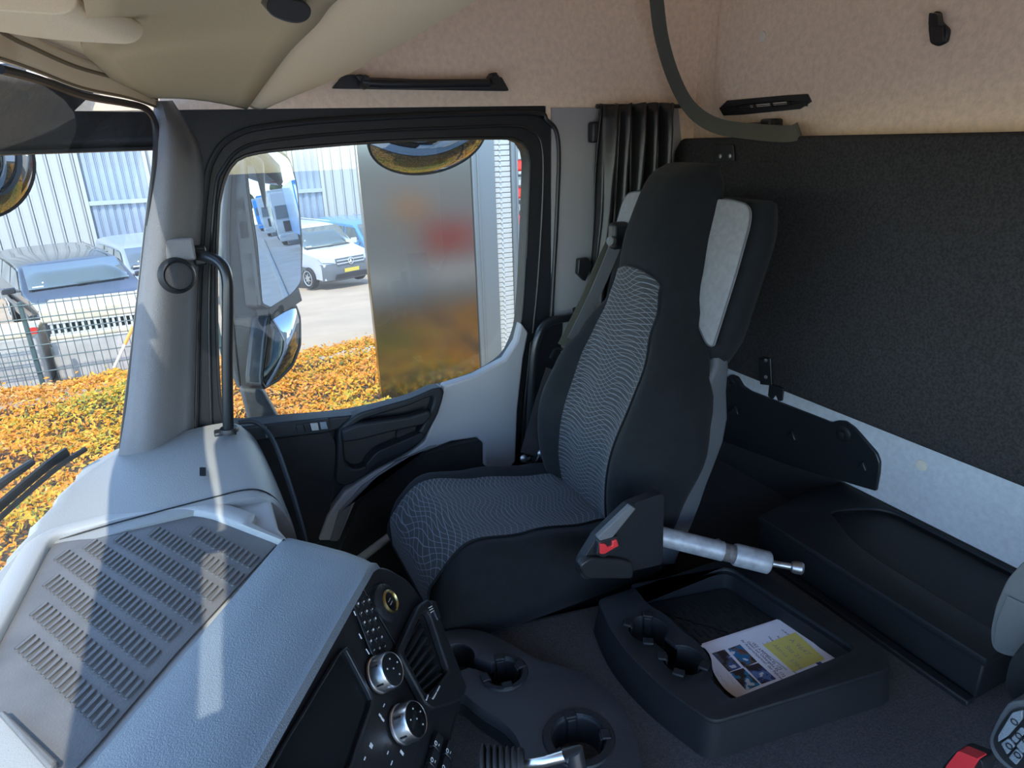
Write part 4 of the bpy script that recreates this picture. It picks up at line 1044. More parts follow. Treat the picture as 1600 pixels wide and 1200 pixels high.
# telescopic steel tube lying beside the tray
TB = thing('support_tube', 'worn grey metal tube with a thin rod end lying beside the tray', 'tube', P(1150, 880, X=1.00))
ta, tb = P(1022, 835, Y=0.995), P(1200, 879, X=0.995)
dt = (tb - ta).normalized()
G().lathe(ta, dt, [(0.0215, 0), (0.0215, (tb - ta).length * 0.60)], 24).make('outer_tube', MT['paint'], TB)
L_ = (tb - ta).length
G().lathe(ta, dt, [(0.0195, L_ * 0.59), (0.0195, L_ * 0.70)], 24).make('joint', MT['rust'], TB)
G().lathe(ta, dt, [(0.0225, L_ * 0.70), (0.0245, L_ * 0.72), (0.0245, L_ * 1.0), (0.022, L_ * 1.01), (0.010, L_ * 1.01)], 28).make('end_sleeve', MT['paint'], TB)
te = P(1240, 886, X=1.032); d2 = (te - tb).normalized()
G().tube([tb - d2 * 0.01, te], 0.007, 14).make('rod', MT['steel'], TB)
G().lathe(te, d2, [(0.007, -0.006), (0.012, -0.003), (0.0135, 0.004), (0.0135, 0.016), (0.010, 0.020), (0.001, 0.021)], 20).make('rod_knob', MT['steel'], TB)
G().box(P(1120, 846, X=0.96) + V((0, 0, 0.0)), (0.02, 0.012, 0.006)).box(P(1186, 872, X=1.05), (0.008, 0.008, 0.012)).make('lug', MT['paint'], TB, bevel=0.002)

# ------------------------------------------------------------------ dark cover moulding in front of the bunk
XS = 1.13
SB = thing('storage_cover', 'dark moulded cover with a deep recess along the rear wall under the bunk', 'storage box', (1.28, 0.6, -0.985))
zt = P(1185, 805, X=XS).z
yL = P(1185, 805, X=XS).y
yN = P(1541, 1033, X=XS).y
rr2 = rnd2([(XS + 0.085, yN + 0.03), (1.43, yN + 0.03), (1.43, yL - 0.12), (1.30, yL - 0.06), (XS + 0.15, yL - 0.10), (XS + 0.095, yL - 0.20)], [0.02, 0.02, 0.05, 0.06, 0.06, 0.08], 6)
plate('cover_top', [(XS, yN), (1.445, yN), (1.445, yL + 0.02), (1.36, yL + 0.03), (XS, yL)], [rr2], zt - 0.02, zt, MT['dark'], SB, bevel=0.005)
rc2 = V((sum(x for x, y in rr2) / len(rr2), sum(y for x, y in rr2) / len(rr2), 0))
r3 = lambda z, d: [V((x, y, z)) for x, y in inset(rr2, d)]
g = G().loft([r3(zt - 0.004, -0.001), r3(zt - 0.012, 0.003), r3(zt - 0.05, 0.010), r3(zt - 0.075, 0.024)], cap=False); g.add(r3(zt - 0.075, 0.024), [list(range(len(rr2)))]); g.make('cover_recess', mat('recess_shade_black', (0.0055, 0.0055, 0.006), 0.9, bump=0.5, bs=400, spec=0.1), SB, smooth=60)  # blacker than the cover: shade of the deep recess put into the colour
G().slab([V((XS + 0.004, yN + 0.003, zt - 0.012)), V((XS + 0.004, yL - 0.003, zt - 0.012)), V((1.44, yL + 0.017, zt - 0.012)), V((1.44, yN + 0.003, zt - 0.012))], (0, 0, -(zt - 0.012 + 0.984))).make('cover_body', MT['dark'], SB, bevel=0.004)
G().box((XS - 0.014, (yN + yL) / 2, -0.978), (0.022, yL - yN, 0.012)).make('foot_strip', MT['dark'], SB, bevel=0.003)
# dark step and carpeted side behind the seat
t = thing('rear_step', 'dark carpeted step behind the passenger seat below the black rail', 'step', (1.28, 1.38, -1.39))
stp = [V((1.02, 1.06, -1.389)), V((1.452, 1.06, -1.389)), V((1.452, 1.738, -1.389)), V((1.02, 1.738, -1.389))]
G().loft([stp, [p + V((0.02 if p.x < 1.2 else 0, 0.01 if p.y < 1.2 else 0, 0.25)) for p in stp], [V((1.33, 1.075, -1.02)), V((1.452, 1.075, -1.02)), V((1.452, 1.738, -1.02)), V((1.33, 1.738, -1.02))]]).make('step_body', MT['carpetd'], t, bevel=0.01)
G().box(P(1085, 735, X=1.30), (0.05, 0.06, 0.09)).make('step_handle', MT['black'], t, bevel=0.01)
# black steel rail with bolts
RL = thing('bunk_rail', 'black steel bunk rail with embossed dimples bolted to the lit wall strip', 'rail', P(1250, 690, X=1.44))
rp_ = PS([(1118, 606), (1130, 592), (1142, 585), (1152, 589), (1160, 603), (1172, 611), (1298, 660), (1308, 657), (1320, 658), (1334, 668), (1369, 708), (1374, 722), (1373, 740), (1368, 768), (1240, 730), (1130, 690), (1110, 660)], X=1.44)
G().slab(rnd(rp_, 0.006, 3), (0.012, 0, 0)).make('rail_plate', MT['satin'], RL, bevel=0.003)
for x, y in ((1143, 601), (1318, 678)):
    c = P(x, y, X=1.44)
    G().lathe(c, (-1, 0, 0), [(0.022, -0.004), (0.022, 0.002), (0.016, 0.005), (0.011, 0.005), (0.011, 0.012), (0.004, 0.014)], 20).make('bolt', MT['black'], RL)
for x, y in ((1150, 642), (1239, 682), (1350, 730)):
    q = PS([(x - 8, y + 2), (x + 2, y - 9), (x + 7, y + 5)], X=1.438)
    G().slab(q, (-0.010, 0, 0)).make('dimple', MT['satin'], RL, bevel=0.002)
# ------------------------------------------------------------------ folded bunk and its fittings
XK = 1.375
BK = thing('folded_bunk', 'large black cloth covered bunk folded up flat against the rear wall', 'bunk', (1.41, 0.7, P(1140, 575, X=XK).z))
bo_ = PS([(1053, 232), (1245, 214), (1600, 205), (1900, 198), (1900, 872), (1600, 755), (1142, 576), (1060, 545)], X=XK)
b2 = [(-p.y, p.z) for p in bo_]
g = G()
b2 = [(-1.738, -0.055), (-1.71, -0.018), (0.34, -0.018), (0.36, -0.03), (0.36, -0.66), (0.34, -0.672), (-1.72, -0.672), (-1.738, -0.655)]
plate('bunk_board', rnd2(b2, 0.012, 3), [], 0, 0.078, MT['clothb'], BK, o=(XK + 0.078, 0, 0), ux=(0, -1, 0), uy=(0, 0, 1), bevel=0.010, smooth=50)
bb = thing('bunk_bracket', 'small black bracket with two bolts on the top edge of the folded bunk', 'bracket', P(1135, 238, X=XK - 0.004))
G().slab(rnd(PS([(1118, 228), (1148, 226), (1150, 252), (1120, 252)], X=XK - 0.004), 0.004), (-0.006, 0, 0)).make('bracket_plate', MT['black'], bb, bevel=0.0015)
for x in (1126, 1141): G().lathe(P(x, 244, X=XK - 0.010), (-1, 0, 0), [(0.006, 0), (0.006, 0.003), (0.003, 0.004)], 12).make('bolt', MT['steel'], bb)
G().slab(rnd(PS([(1188, 562), (1206, 559), (1208, 602), (1190, 600)], X=XK - 0.003), 0.003), (-0.006, 0, 0)).make('hinge_tab', MT['satin'], BK, bevel=0.001)
G().slab(rnd(PS([(1204, 600), (1226, 606), (1224, 626), (1218, 626), (1214, 616), (1208, 624), (1202, 618)], X=XK - 0.003), 0.003), (-0.006, 0, 0)).make('hinge_hook', MT['satin'], BK, bevel=0.001)
for y in (563, 589): G().lathe(P(1197, y, X=XK - 0.009), (-1, 0, 0), [(0.005, 0), (0.005, 0.003), (0.002, 0.004)], 12).make('bolt', MT['steel'], BK)
# webbing strap from the ceiling
sp_ = smooth_path([P(1022, -60, X=1.17), P(1026, 0, X=1.20), P(1034, 60, X=1.245), P(1052, 120, X=1.29), P(1078, 168, X=1.33), P(1118, 196, X=1.355), P(1180, 206, X=1.368), P(1232, 209, X=1.366), P(1250, 203, X=1.385)], 6)
wd = []
for i, p in enumerate(sp_):
    t_ = i / (len(sp_) - 1); a = lerp([(0, 0.25), (0.45, 0.5), (0.62, 1.35), (0.8, 1.75), (1, 1.6)], t_)
    wd.append(V((0.25, -math.cos(a), math.sin(a))))
o = G().ribbon(sp_, wd, 0.040, 0.002).make('bunk_strap', MT['web'])
tag(o, 'olive webbing strap hanging from the ceiling to the top of the bunk', 'strap')
so_ = thing('strap_anchor', 'black strap anchor above the top edge of the folded bunk', 'anchor', P(1200, 200, X=1.44))
G().box(P(1185, 198, X=1.42), (0.05, 0.07, 0.022)).make('anchor_base', MT['black'], so_, bevel=0.005)
G().box(P(1205, 196, X=1.42), (0.05, 0.035, 0.034)).make('anchor_catch', MT['satin'], so_, bevel=0.006)
# vent, hook, caps on the rear wall
XV = XB - 0.012
vt = thing('wall_vent', 'black slotted air vent on the beige rear wall above the bunk', 'vent', P(1196, 172, X=XV))
v_o = rnd(PS([(1122, 161), (1128, 158), (1262, 146), (1267, 149), (1271, 166), (1266, 169), (1134, 182), (1130, 179)], X=XV), 0.003, 2)
v_i = PS([(1134, 166), (1258, 154), (1262, 163), (1139, 174)], X=XV)
vcx = P(1197, 164, X=XV)
vo_, vi_ = resample(v_o, vcx, 48, V((0, 1, 0)), V((0, 0, 1))), resample(v_i, vcx, 48, V((0, 1, 0)), V((0, 0, 1)))
G().frame(vo_, vi_, (-0.006, 0, 0)).make('vent_frame', MT['satin'], vt, bevel=0.001)
G().slab([p + V((-0.0008, 0, 0)) for p in vi_], (-0.0008, 0, 0)).make('vent_back', MT['black'], vt)
for q in ([(1172, 165), (1178, 164.4), (1179, 167.4), (1173, 168)], [(1182, 163.6), (1203, 161.6), (1204, 165), (1183, 167)], [(1208, 161), (1229, 159), (1230, 162.4), (1209, 164.4)]):
    G().slab(PS(q, X=XV - 0.002), (-0.001, 0, 0)).make('vent_slot', MT['cap'], vt)
for k in range(5):
    x = 1150 + k * 27
    G().slab(PS([(x, 160 - k * 2.5), (x + 3, 160 - k * 2.5), (x + 4, 176 - k * 2.5), (x + 1, 176 - k * 2.5)], X=XV - 0.003), (-0.002, 0, 0)).make('vent_bar', MT['satin'], vt)
G().slab(PS([(1146, 168), (1262, 157.5), (1262, 159), (1146, 169.5)], X=XV - 0.003), (-0.002, 0, 0)).make('vent_bar', MT['satin'], vt)
hk = thing('coat_hook', 'black plastic coat hook high on the beige rear wall', 'hook', P(1471, 60, X=XV))
G().slab(rnd(PS([(1458, 26), (1466, 17), (1474, 19), (1476, 34), (1488, 46), (1484, 66), (1470, 73), (1458, 68), (1455, 44)], X=XV), 0.005, 3), (-0.012, 0, 0)).make('hook_base', MT['black'], hk, bevel=0.004)
G().slab(rnd(PS([(1459, 40), (1476, 40), (1478, 66), (1460, 66)], X=XV - 0.012), 0.005, 3), (-0.010, 0, 0)).make('hook_tongue', MT['satin'], hk, bevel=0.004)
G().slab(rnd(PS([(1460, 20), (1473, 22), (1475, 42), (1459, 42)], X=XV - 0.012), 0.005, 3), (-0.018, 0, 0)).make('hook_tip', MT['satin'], hk, bevel=0.004)
for (x, y, r, lab, mm, XX) in ((1191, 57, 0.013, 'round beige cap on the upper rear wall panel', 'cap', XV), (1440, 727, 0.014, 'round pale cap on the wall strip beneath the folded bunk', 'cap', XB - 0.012)):
    o = G().lathe(P(x, y, X=XX), (-1, 0, 0), [(r, 0), (r * 0.95, 0.002), (r * 0.6, 0.0028), (0.001, 0.003)], 24).make('screw_cap', MT[mm]); tag(o, lab, 'cap')
# ------------------------------------------------------------------ curtain by the side window
rows = []
nA = 96
for k in range(22):
    t_ = k / 21; r = []
    xl = lerp([(0, P(936, 168, Y=1.70).x), (0.35, P(930, 330, Y=1.70).x), (0.7, P(922, 480, Y=1.70).x), (1, P(915, 560, Y=1.70).x)], t_)
    xr = lerp([(0, P(1056, 168, Y=1.70).x), (0.3, P(1052, 300, Y=1.70).x), (1, P(1010, 560, Y=1.70).x)], t_)
    z = P(990, 166, Y=1.70).z + 0.005 - t_ * 0.74
    for j in range(nA + 1):
        u_ = j / nA
        x = xl + (xr - xl) * u_
        fold = 0.020 * math.sin(u_ * 34 + 0.8 * math.sin(3 * t_)) + 0.010 * math.sin(u_ * 71 + 2 * t_) + 0.004 * math.sin(u_ * 19 + 9 * t_)
        fold *= lerp([(0, 0.75), (0.1, 1.0), (1, 0.8)], t_)
        r.append(V((x + 0.006 * math.cos(u_ * 34), 1.695 + fold, z + 0.004 * math.sin(u_ * 40) * (1 - t_))))
    rows.append(r)
CT = thing('window_curtain', 'black shiny pleated curtain gathered beside the side window', 'curtain', (1.15, 1.70, -0.66))
G().loft(rows, cap=False, closed=False).make('cloth', MT['vinyl'], CT, smooth=80, solid=0.002)
G().tube([P(932, 166, Y=1.705), P(1088, 166, Y=1.705)], 0.006, 8).make('rail', MT['black'], CT)
G().box(P(927, 207, Y=1.725), (0.022, 0.03, 0.055)).make('rail_end', MT['black'], CT, bevel=0.006)
tie = PS([(905, 405), (920, 403), (926, 415), (915, 440), (903, 428)], Y=1.70)
G().slab(tie, (0, 0.02, 0)).make('tie_back', MT['black'], CT, bevel=0.003)
# ------------------------------------------------------------------ driver's seat at the near side
XD = 0.93
DS_ = thing('driver_seat', 'edge of the grey and black driver seat with a control panel of push buttons', 'seat', (1.05, 0.15, -1.38))
dp = PS([(1640, 850), (1600, 876), (1573, 905), (1556, 945), (1547, 985), (1549, 1012), (1566, 1024), (1640, 1034)], X=XD)
G().slab(rnd(dp, 0.012, 4), (0.10, 0, 0)).make('side_panel', MT['shell'], DS_, bevel=0.020, seg=4)
G().slab([p for p in PS([(1640, 944), (1600, 942), (1575, 930), (1557, 972), (1554, 1010), (1600, 1018), (1640, 1018)], X=XD - 0.001)], (-0.002, 0, 0)).make('panel_flap', MT['shell'], DS_, bevel=0.001)
dq = PS([(1650, 985), (1600, 1002), (1578, 1030), (1570, 1062), (1572, 1085), (1590, 1098), (1650, 1110)], X=XD - 0.03)
G().slab(rnd(dq, 0.012, 4), (0.14, 0, 0)).make('bolster', MT['cloth'], DS_, bevel=0.025, seg=4)
XP = 0.86
pc = PS([(1660, 1085), (1600, 1094), (1576, 1096), (1560, 1120), (1546, 1150), (1545, 1166), (1556, 1188), (1580, 1206), (1660, 1240)], X=XP)
CP = G().slab(rnd(pc, 0.010, 4), (0.12, 0, 0)).make('control_panel', MT['shell'], DS_, bevel=0.010, seg=3)
pin = PS([(1660, 1100), (1600, 1104), (1582, 1108), (1566, 1128), (1554, 1152), (1554, 1164), (1566, 1184), (1590, 1204), (1660, 1230)], X=XP - 0.001)
G().slab(rnd(pin, 0.008, 4), (-0.003, 0, 0)).make('button_surround', MT['black'], DS_, bevel=0.001)
for q in ([(1584, 1112), (1600, 1108), (1600, 1122), (1578, 1148), (1562, 1158), (1562, 1148)], [(1602, 1126), (1622, 1104), (1632, 1112), (1606, 1140)], [(1582, 1152), (1598, 1134), (1606, 1142), (1590, 1160)], [(1566, 1160), (1578, 1152), (1588, 1164), (1576, 1178)], [(1590, 1164), (1606, 1146), (1616, 1156), (1600, 1176)], [(1578, 1182), (1590, 1168), (1600, 1180), (1590, 1194)]):
    G().slab(rnd(PS(q, X=XP - 0.004), 0.002, 2), (-0.004, 0, 0)).make('push_button', MT['hood'], DS_, bevel=0.001)
for x, y in ((1592, 1150), (1577, 1166), (1603, 1158), (1590, 1180), (1585, 1128)):
    c = P(x, y, X=XP - 0.0085)
    G().lathe(c, (-1, 0, 0), [(0.0045, 0), (0.0045, 0.0005), (0.0030, 0.0005), (0.0030, 0)], 14, cap=False).make('button_symbol', MT['black'], DS_)
# the rest of the seat, mostly outside the picture
G().box((1.12, 0.08, -0.95), (0.16, 0.46, 0.55), Matrix.Rotation(0.25, 3, 'Y')).make('backrest', MT['cloth'], DS_, bevel=0.05, seg=4)
G().box((0.98, 0.02, -1.12), (0.36, 0.44, 0.20)).make('cushion', MT['cloth'], DS_, bevel=0.05, seg=4)
G().box((1.02, 0.02, -1.30), (0.36, 0.36, 0.16)).make('base', MT['black'], DS_, bevel=0.01)
bx = thing('belt_buckle', 'red and black seat belt buckle beside the driver seat', 'buckle', P(1500, 1200, X=0.86))
G().slab(rnd(PS([(1462, 1226), (1474, 1196), (1496, 1172), (1532, 1186), (1536, 1196), (1524, 1230)], X=0.86), 0.006), (0.03, 0, 0)).make('buckle_case', MT['black'], bx, bevel=0.004)
G().slab(rnd(PS([(1470, 1216), (1479, 1196), (1497, 1173), (1529, 1186), (1520, 1200), (1510, 1222)], X=0.856), 0.004), (0.02, 0, 0)).make('release_button', MT['red'], bx, bevel=0.003)
# ------------------------------------------------------------------ sun blind and knob over the windscreen
sb = thing('sun_blind', 'rounded beige sun blind housing under the overhead locker by the windscreen', 'sun blind', P(130, 50, Y=0.95))
q = rnd(PS([(-60, -40), (60, 2), (150, 20), (212, 30), (226, 40), (224, 58), (206, 70), (130, 66), (60, 60), (-60, 40)], Y=0.92), 0.010, 4)
G().slab(q, (-0.05, -0.10, 0.012)).make('blind_case', MT['shelf'], sb, bevel=0.006, seg=3)
G().slab(PS([(24, 30), (130, 52), (150, 66), (60, 58), (30, 44)], Y=0.915), (0, -0.002, 0)).make('blind_strip', MT['cap'], sb, bevel=0.0005)
kn = thing('locker_catch', 'dark oval push catch under the overhead locker', 'catch', P(450, 18, Y=0.93))
pts = rnd(PS([(416, 2), (428, -6), (476, 2), (488, 14), (484, 30), (468, 38), (444, 34), (418, 22)], Y=0.79), 0.012, 4)
G().slab(pts, (0, 0.06, 0.02)).make('catch_button', MT['satin'], kn, bevel=0.008, seg=3)
# ------------------------------------------------------------------ outside of the cab: mirrors, visor, wiper
MT.update(
    white=mat('white_paint', (0.50, 0.50, 0.50), 0.22, coat=0.5), darkp=mat('dark_grey_paint', (0.045, 0.047, 0.052), 0.25, coat=0.6, var=0.1, vs=3),
    silver=mat('silver_paint', (0.32, 0.36, 0.41), 0.28, 0.3, coat=0.5), blue=mat('blue_paint', (0.10, 0.24, 0.42), 0.25, coat=0.5), bblue=mat('bright_blue_paint', (0.02, 0.30, 0.72), 0.3, coat=0.4),
    bump=mat('grey_bumper', (0.10, 0.105, 0.11), 0.5), tyre=mat('tyre', (0.015, 0.015, 0.016), 0.8), wheel=mat('wheel_silver', (0.50, 0.52, 0.55), 0.3, 0.7), win=mat('dark_car_window', (0.09, 0.11, 0.105), 0.06, coat=1.0),
    lamp=mat('lamp_lens', (0.55, 0.60, 0.65), 0.1, 0.4, coat=1.0), yplate=mat('yellow_number_plate', (0.55, 0.40, 0.05), 0.4), creamt=mat('cream_concrete', (0.55, 0.48, 0.35), 0.85, bump=0.4, bs=60, var=0.12, vs=4), conc=mat('pale_concrete', (0.40, 0.375, 0.34), 0.85, bump=0.4, bs=60, var=0.12, vs=4),
    asphalt=mat('pale_yard', (0.42, 0.31, 0.21), 0.9, bump=0.3, bs=30, var=0.10, vs=0.8), road=mat('grey_road', (0.46, 0.42, 0.375), 0.9, bump=0.3, bs=40, var=0.08, vs=1.0), earth=mat('brown_earth', (0.10, 0.07, 0.04), 0.95, bump=1.0, bs=20, var=0.3, vs=4),
    clad=mat('white_cladding', (0.34, 0.345, 0.33), 0.5, var=0.02, vs=0.6), glaz=mat('blue_glazing', (0.22, 0.27, 0.34), 0.3, var=0.12, vs=0.7, coat=0.3), joint=mat('dark_joint', (0.16, 0.18, 0.20), 0.6),
    brush=mat('brushed_panel', (0.44, 0.42, 0.385), 0.17, 1.0), post=mat('grey_steel_post', (0.20, 0.215, 0.22), 0.45, 0.5), slat=mat('white_slat', (0.50, 0.49, 0.46), 0.5), fence=mat('green_fence_wire', (0.06, 0.09, 0.085), 0.5), redp=mat('red_paint', (0.60, 0.03, 0.02), 0.35), orange=mat('orange_paint', (0.80, 0.30, 0.05), 0.4), kerb=mat('kerb_stone', (0.42, 0.41, 0.38), 0.9, var=0.1, vs=5), tree=mat('tree_foliage', (0.06, 0.09, 0.03), 0.9, var=0.4, vs=2.0),
)
# side mirror
SMR = thing('side_mirror', 'tall black side mirror with a main glass and a wide angle glass below', 'mirror', P(400, 640, Y=2.05))
ih = PS([(352, 260), (378, 243), (400, 240), (413, 252), (418, 330), (421, 450), (416, 560), (411, 608), (372, 609), (360, 580), (347, 470), (346, 350)], Y=2.13)
ihb = [p + V((0.01, 0.17, 0.0)) for p in ih]
G().loft([ih, [p + V((-0.004, 0.08, 0)) for p in ih], ihb]).make('housing', MT['housing'], SMR, bevel=0.012, seg=3, smooth=50)
G().tube(smooth_path(PS([(362, 262), (358, 380), (364, 500), (375, 604)], Y=2.128), 5), 0.002, 6).make('housing_joint', MT['black'], SMR)
o_m = P(400, 240, Y=2.145); n_m = (V((1.0, 0.015, 0.0)) - ray(410, 322).normalized()).normalized()
main = rnd(PS([(384, 243), (432, 236), (452, 250), (463, 290), (470, 380), (470, 440), (456, 458), (424, 480), (410, 474), (402, 380), (390, 300)], o=o_m, n=n_m), [0.003, 0.02, 0.02, 0.02, 0.02, 0.02, 0.02, 0.006, 0.01, 0.01, 0.01], 4)
cm = P(438, 350, o=o_m, n=n_m); tx = V((-n_m.y, n_m.x, 0)).normalized(); tz = n_m.cross(tx)
mo_ = [cm + (p - cm) * (1 + 0.012 / (p - cm).length) for p in main]
G().slab([p - n_m * 0.002 for p in main], n_m * 0.003).make('main_glass', MT['mirror'], SMR, smooth=0)
G().frame(resample(mo_, cm, 64, tx, tz), resample(main, cm, 64, tx, tz), -n_m * 0.05).make('glass_surround', MT['ext'], SMR, bevel=0.004)
G().slab([p - n_m * 0.012 for p in mo_], -n_m * 0.05).make('glass_back', MT['ext'], SMR, bevel=0.006)
# wide angle glass: a convex piece
wa = rnd(PS([(422, 500), (440, 490), (462, 480), (468, 500), (467, 540), (456, 568), (436, 590), (414, 604), (411, 590), (418, 540)], o=o_m, n=n_m), 0.008, 4)
cw = P(440, 540, o=o_m, n=n_m)
wr_ = resample(wa, cw, 48, tx, tz)
rings = []
for k in range(9):
    f_ = 1 - k / 8.0 * 0.98
    rings.append([cw + (p - cw) * f_ + n_m * (0.022 * (1 - f_ * f_)) for p in wr_])
G().loft(rings, cap=True).make('wide_angle_glass', MT['mirror'], SMR, smooth=80)
wo_ = [cw + (p - cw) * (1 + 0.014 / (p - cw).length) for p in wr_]
G().frame(wo_, wr_, -n_m * 0.05).make('glass_surround', MT['ext'], SMR, bevel=0.004)
G().slab([p - n_m * 0.004 for p in wo_], -n_m * 0.06).make('glass_back', MT['ext'], SMR, bevel=0.006)
br = PS([(418, 482), (468, 450), (473, 470), (424, 502)], o=o_m + n_m * 0.002, n=n_m)
G().slab(br, -n_m * 0.05).make('glass_bridge', MT['ext'], SMR, bevel=0.004)
arm = PS([(374, 606), (412, 610), (446, 672), (396, 690)], Y=2.10)
G().loft([[p for p in arm], [p + V((0.0, 0.10, 0.0)) for p in arm]]).make('arm', MT['housing'], SMR, bevel=0.012, seg=3)
G().slab([P(376, 690, Y=1.86), P(446, 676, Y=1.86), P(446, 676, Y=2.12), P(396, 694, Y=2.12)], (0, 0, -0.05)).make('arm_foot', MT['housing'], SMR, bevel=0.008)
# kerb mirror over the window
KM = thing('kerb_mirror', 'round convex kerb mirror above the passenger window', 'mirror', P(670, 225, Y=2.12))
kc = P(670, 216, Y=2.10); kn_ = V((0.0, -0.72, -0.69)).normalized(); kx = V((1, 0, 0)); ky = kn_.cross(kx).normalized()
def ell(a, b, c, off, n=48): return [c + kn_ * off + kx * (a * math.cos(2 * math.pi * k / n)) + ky * (b * math.sin(2 * math.pi * k / n)) * (1.0 if math.sin(2 * math.pi * k / n) * ky.z < 0 else 0.8) for k in range(n)]
G().loft([ell(0.185 * f_, 0.150 * f_, kc, 0.05 * (1 - f_ * f_)) for f_ in (1, .9, .8, .7, .6, .5, .4, .3, .2, .1, .02)]).make('convex_glass', MT['mirror'], KM, smooth=80)
G().loft([ell(0.185, 0.150, kc, 0.0), ell(0.193, 0.158, kc, 0.0), ell(0.193, 0.158, kc, -0.02), ell(0.15, 0.12, kc, -0.06), ell(0.02, 0.02, kc, -0.08)]).make('housing', MT['ext'], KM, smooth=50)
G().tube([kc - kn_ * 0.05, V((kc.x, 1.92, kc.z + 0.13)), V((kc.x, 1.80, kc.z + 0.16))], 0.018, 10).make('arm', MT['ext'], KM)
# front mirror hanging ahead of the windscreen
FM = thing('front_mirror', 'convex front view mirror on a black arm outside the windscreen', 'mirror', V((-0.52, 1.52, 0.0)))
fc = P(-28, 258, Y=1.90)
fn = (V((0.62, -0.72, -0.30))).normalized(); fx = fn.orthogonal().normalized(); fx = V((0, 0, 1)).cross(fn).normalized(); fy = fn.cross(fx)
def ell2(a, b, off, n=44): return [fc + fn * off + fx * (a * math.cos(2 * math.pi * k / n)) + fy * (b * math.sin(2 * math.pi * k / n)) for k in range(n)]
G().loft([ell2(0.112 * f_, 0.118 * f_, 0.05 * (1 - f_ * f_)) for f_ in (1, .9, .8, .7, .6, .5, .4, .3, .2, .1, .02)]).make('convex_glass', MT['mirror'], FM, smooth=80)
G().loft([ell2(0.112, 0.118, 0), ell2(0.118, 0.124, 0.0), ell2(0.118, 0.124, -0.02), ell2(0.09, 0.09, -0.07), ell2(0.01, 0.01, -0.09)]).make('housing', MT['ext'], FM, smooth=50)
fa0 = P(-20, 200, Y=1.95)
G().tube(smooth_path([fc - fn * 0.04, fa0, P(15, 168, Y=1.95), P(50, 148, Y=1.90), P(58, 128, Y=1.86), P(20, 112, Y=1.85), P(-30, 118, Y=1.85)], 6), 0.016, 10).make('arm', MT['ext'], FM)
# outside sun visor: smoked blade with a gap to the roof
EV = thing('outside_sun_visor', 'dark smoked sun visor blade mounted outside above the windscreen', 'sun visor', V((-0.45, 0.65, 0.0)))
rows = []
tops = [(0.005, 1.81), (-0.075, 1.775), (-0.205, 1.67), (-0.275, 1.45), (-0.293, 1.20), (-0.296, 1.00), (-0.300, 0.72), (-0.335, 0.60), (-0.336, 0.2), (-0.33, -0.05), (-0.28, -0.25), (-0.1, -0.5)]
bots = [(-0.035, 1.885), (-0.135, 1.83), (-0.290, 1.71), (-0.395, 1.53), (-0.437, 1.28), (-0.448, 1.10), (-0.450, 1.00), (-0.455, 0.72), (-0.456, 0.60), (-0.455, 0.2), (-0.445, -0.05), (-0.38, -0.25), (-0.13, -0.52)]
tp = smooth_path([V((x, y, 0.135)) for x, y in tops], 5); bp3 = smooth_path([V((x, y, 0.005)) for x, y in bots], 5)
for a, b in zip(tp, bp3): rows.append([a.lerp(b, k / 5) + V((-0.012 * math.sin(math.pi * k / 5), 0, 0)) for k in range(6)])
G().loft(rows, cap=False, closed=False).make('visor_blade', MT['smoked'], EV, smooth=70, solid=0.006)
for y, w in ((0.02, 0.36), (0.66, 0.06), (1.32, 0.05)):
    G().box((-0.31, y, 0.14), (0.09, w, 0.03)).make('visor_bracket', MT['ext'], EV, bevel=0.004)
G().tube([p + V((0.0, 0, -0.002)) for p in bp3], 0.006, 6).make('visor_edge', MT['ext'], EV)
# wiper
WP = thing('wiper', 'black windscreen wiper arm and blade resting low outside the windscreen', 'wiper', P(60, 780, Y=1.60))
wl = smooth_path([P(158, 697, Y=1.64), P(120, 722, Y=1.60), P(70, 765, Y=1.52), P(0, 830, Y=1.42), P(-60, 890, Y=1.34)], 6)
wl = [p + V((-0.03, 0, 0.0)) for p in wl]
G().tube(wl, 0.006, 8).make('blade_rubber', MT['black'], WP)
G().ribbon([p + V((-0.012, 0.0, 0.012)) for p in wl[3:]], V((0.4, 0.2, 1)), 0.022, 0.006).make('blade_spoiler', MT['ext'], WP)
wa_ = smooth_path([P(100, 733, Y=1.58), P(40, 778, Y=1.50), P(-40, 850, Y=1.42)], 6)
G().tube([p + V((-0.05, 0, 0.03)) for p in wa_], [0.007 + 0.006 * i / 12 for i in range(len(wa_))], 8).make('wiper_arm', MT['ext'], WP)
# bonnet edge below the windscreen
st(G().loft([[V((p.x - 0.02, p.y, p.z - 0.03)), V((p.x - 0.075, p.y + 0.01, p.z - 0.05)), V((p.x - 0.09, p.y + 0.01, p.z - 0.16)), V((p.x - 0.09, p.y + 0.01, p.z - 0.60))] for p in bc], cap=False, closed=False).make('trim_14', MT['ext'], smooth=50, solid=0.01))

# unseen lorry body behind the cab, invented to be mirrored in the steel panel
st(G().box((5.0, 0.65, -1.05), (6.4, 2.3, 2.5)).make('trim_16', MT['conc'], bevel=0.03))
for nm, x0, x1, z0, z1, mm in (('trim_18', 3.9, 4.95, -2.05, -1.45, 'redp'), ('trim_19', 3.35, 3.95, -1.30, -0.95, 'orange'), ('trim_20', 2.75, 3.30, -1.25, -1.0, 'slat'), ('trim_21', 3.2, 3.9, -2.75, -2.35, 'white')):  # made-up colour patches, added only for the blurred reflections in the panel
    st(G().box(((x0 + x1) / 2, 1.84, (z0 + z1) / 2), (x1 - x0, 0.08, z1 - z0)).make(nm, MT[mm], bevel=0.01))
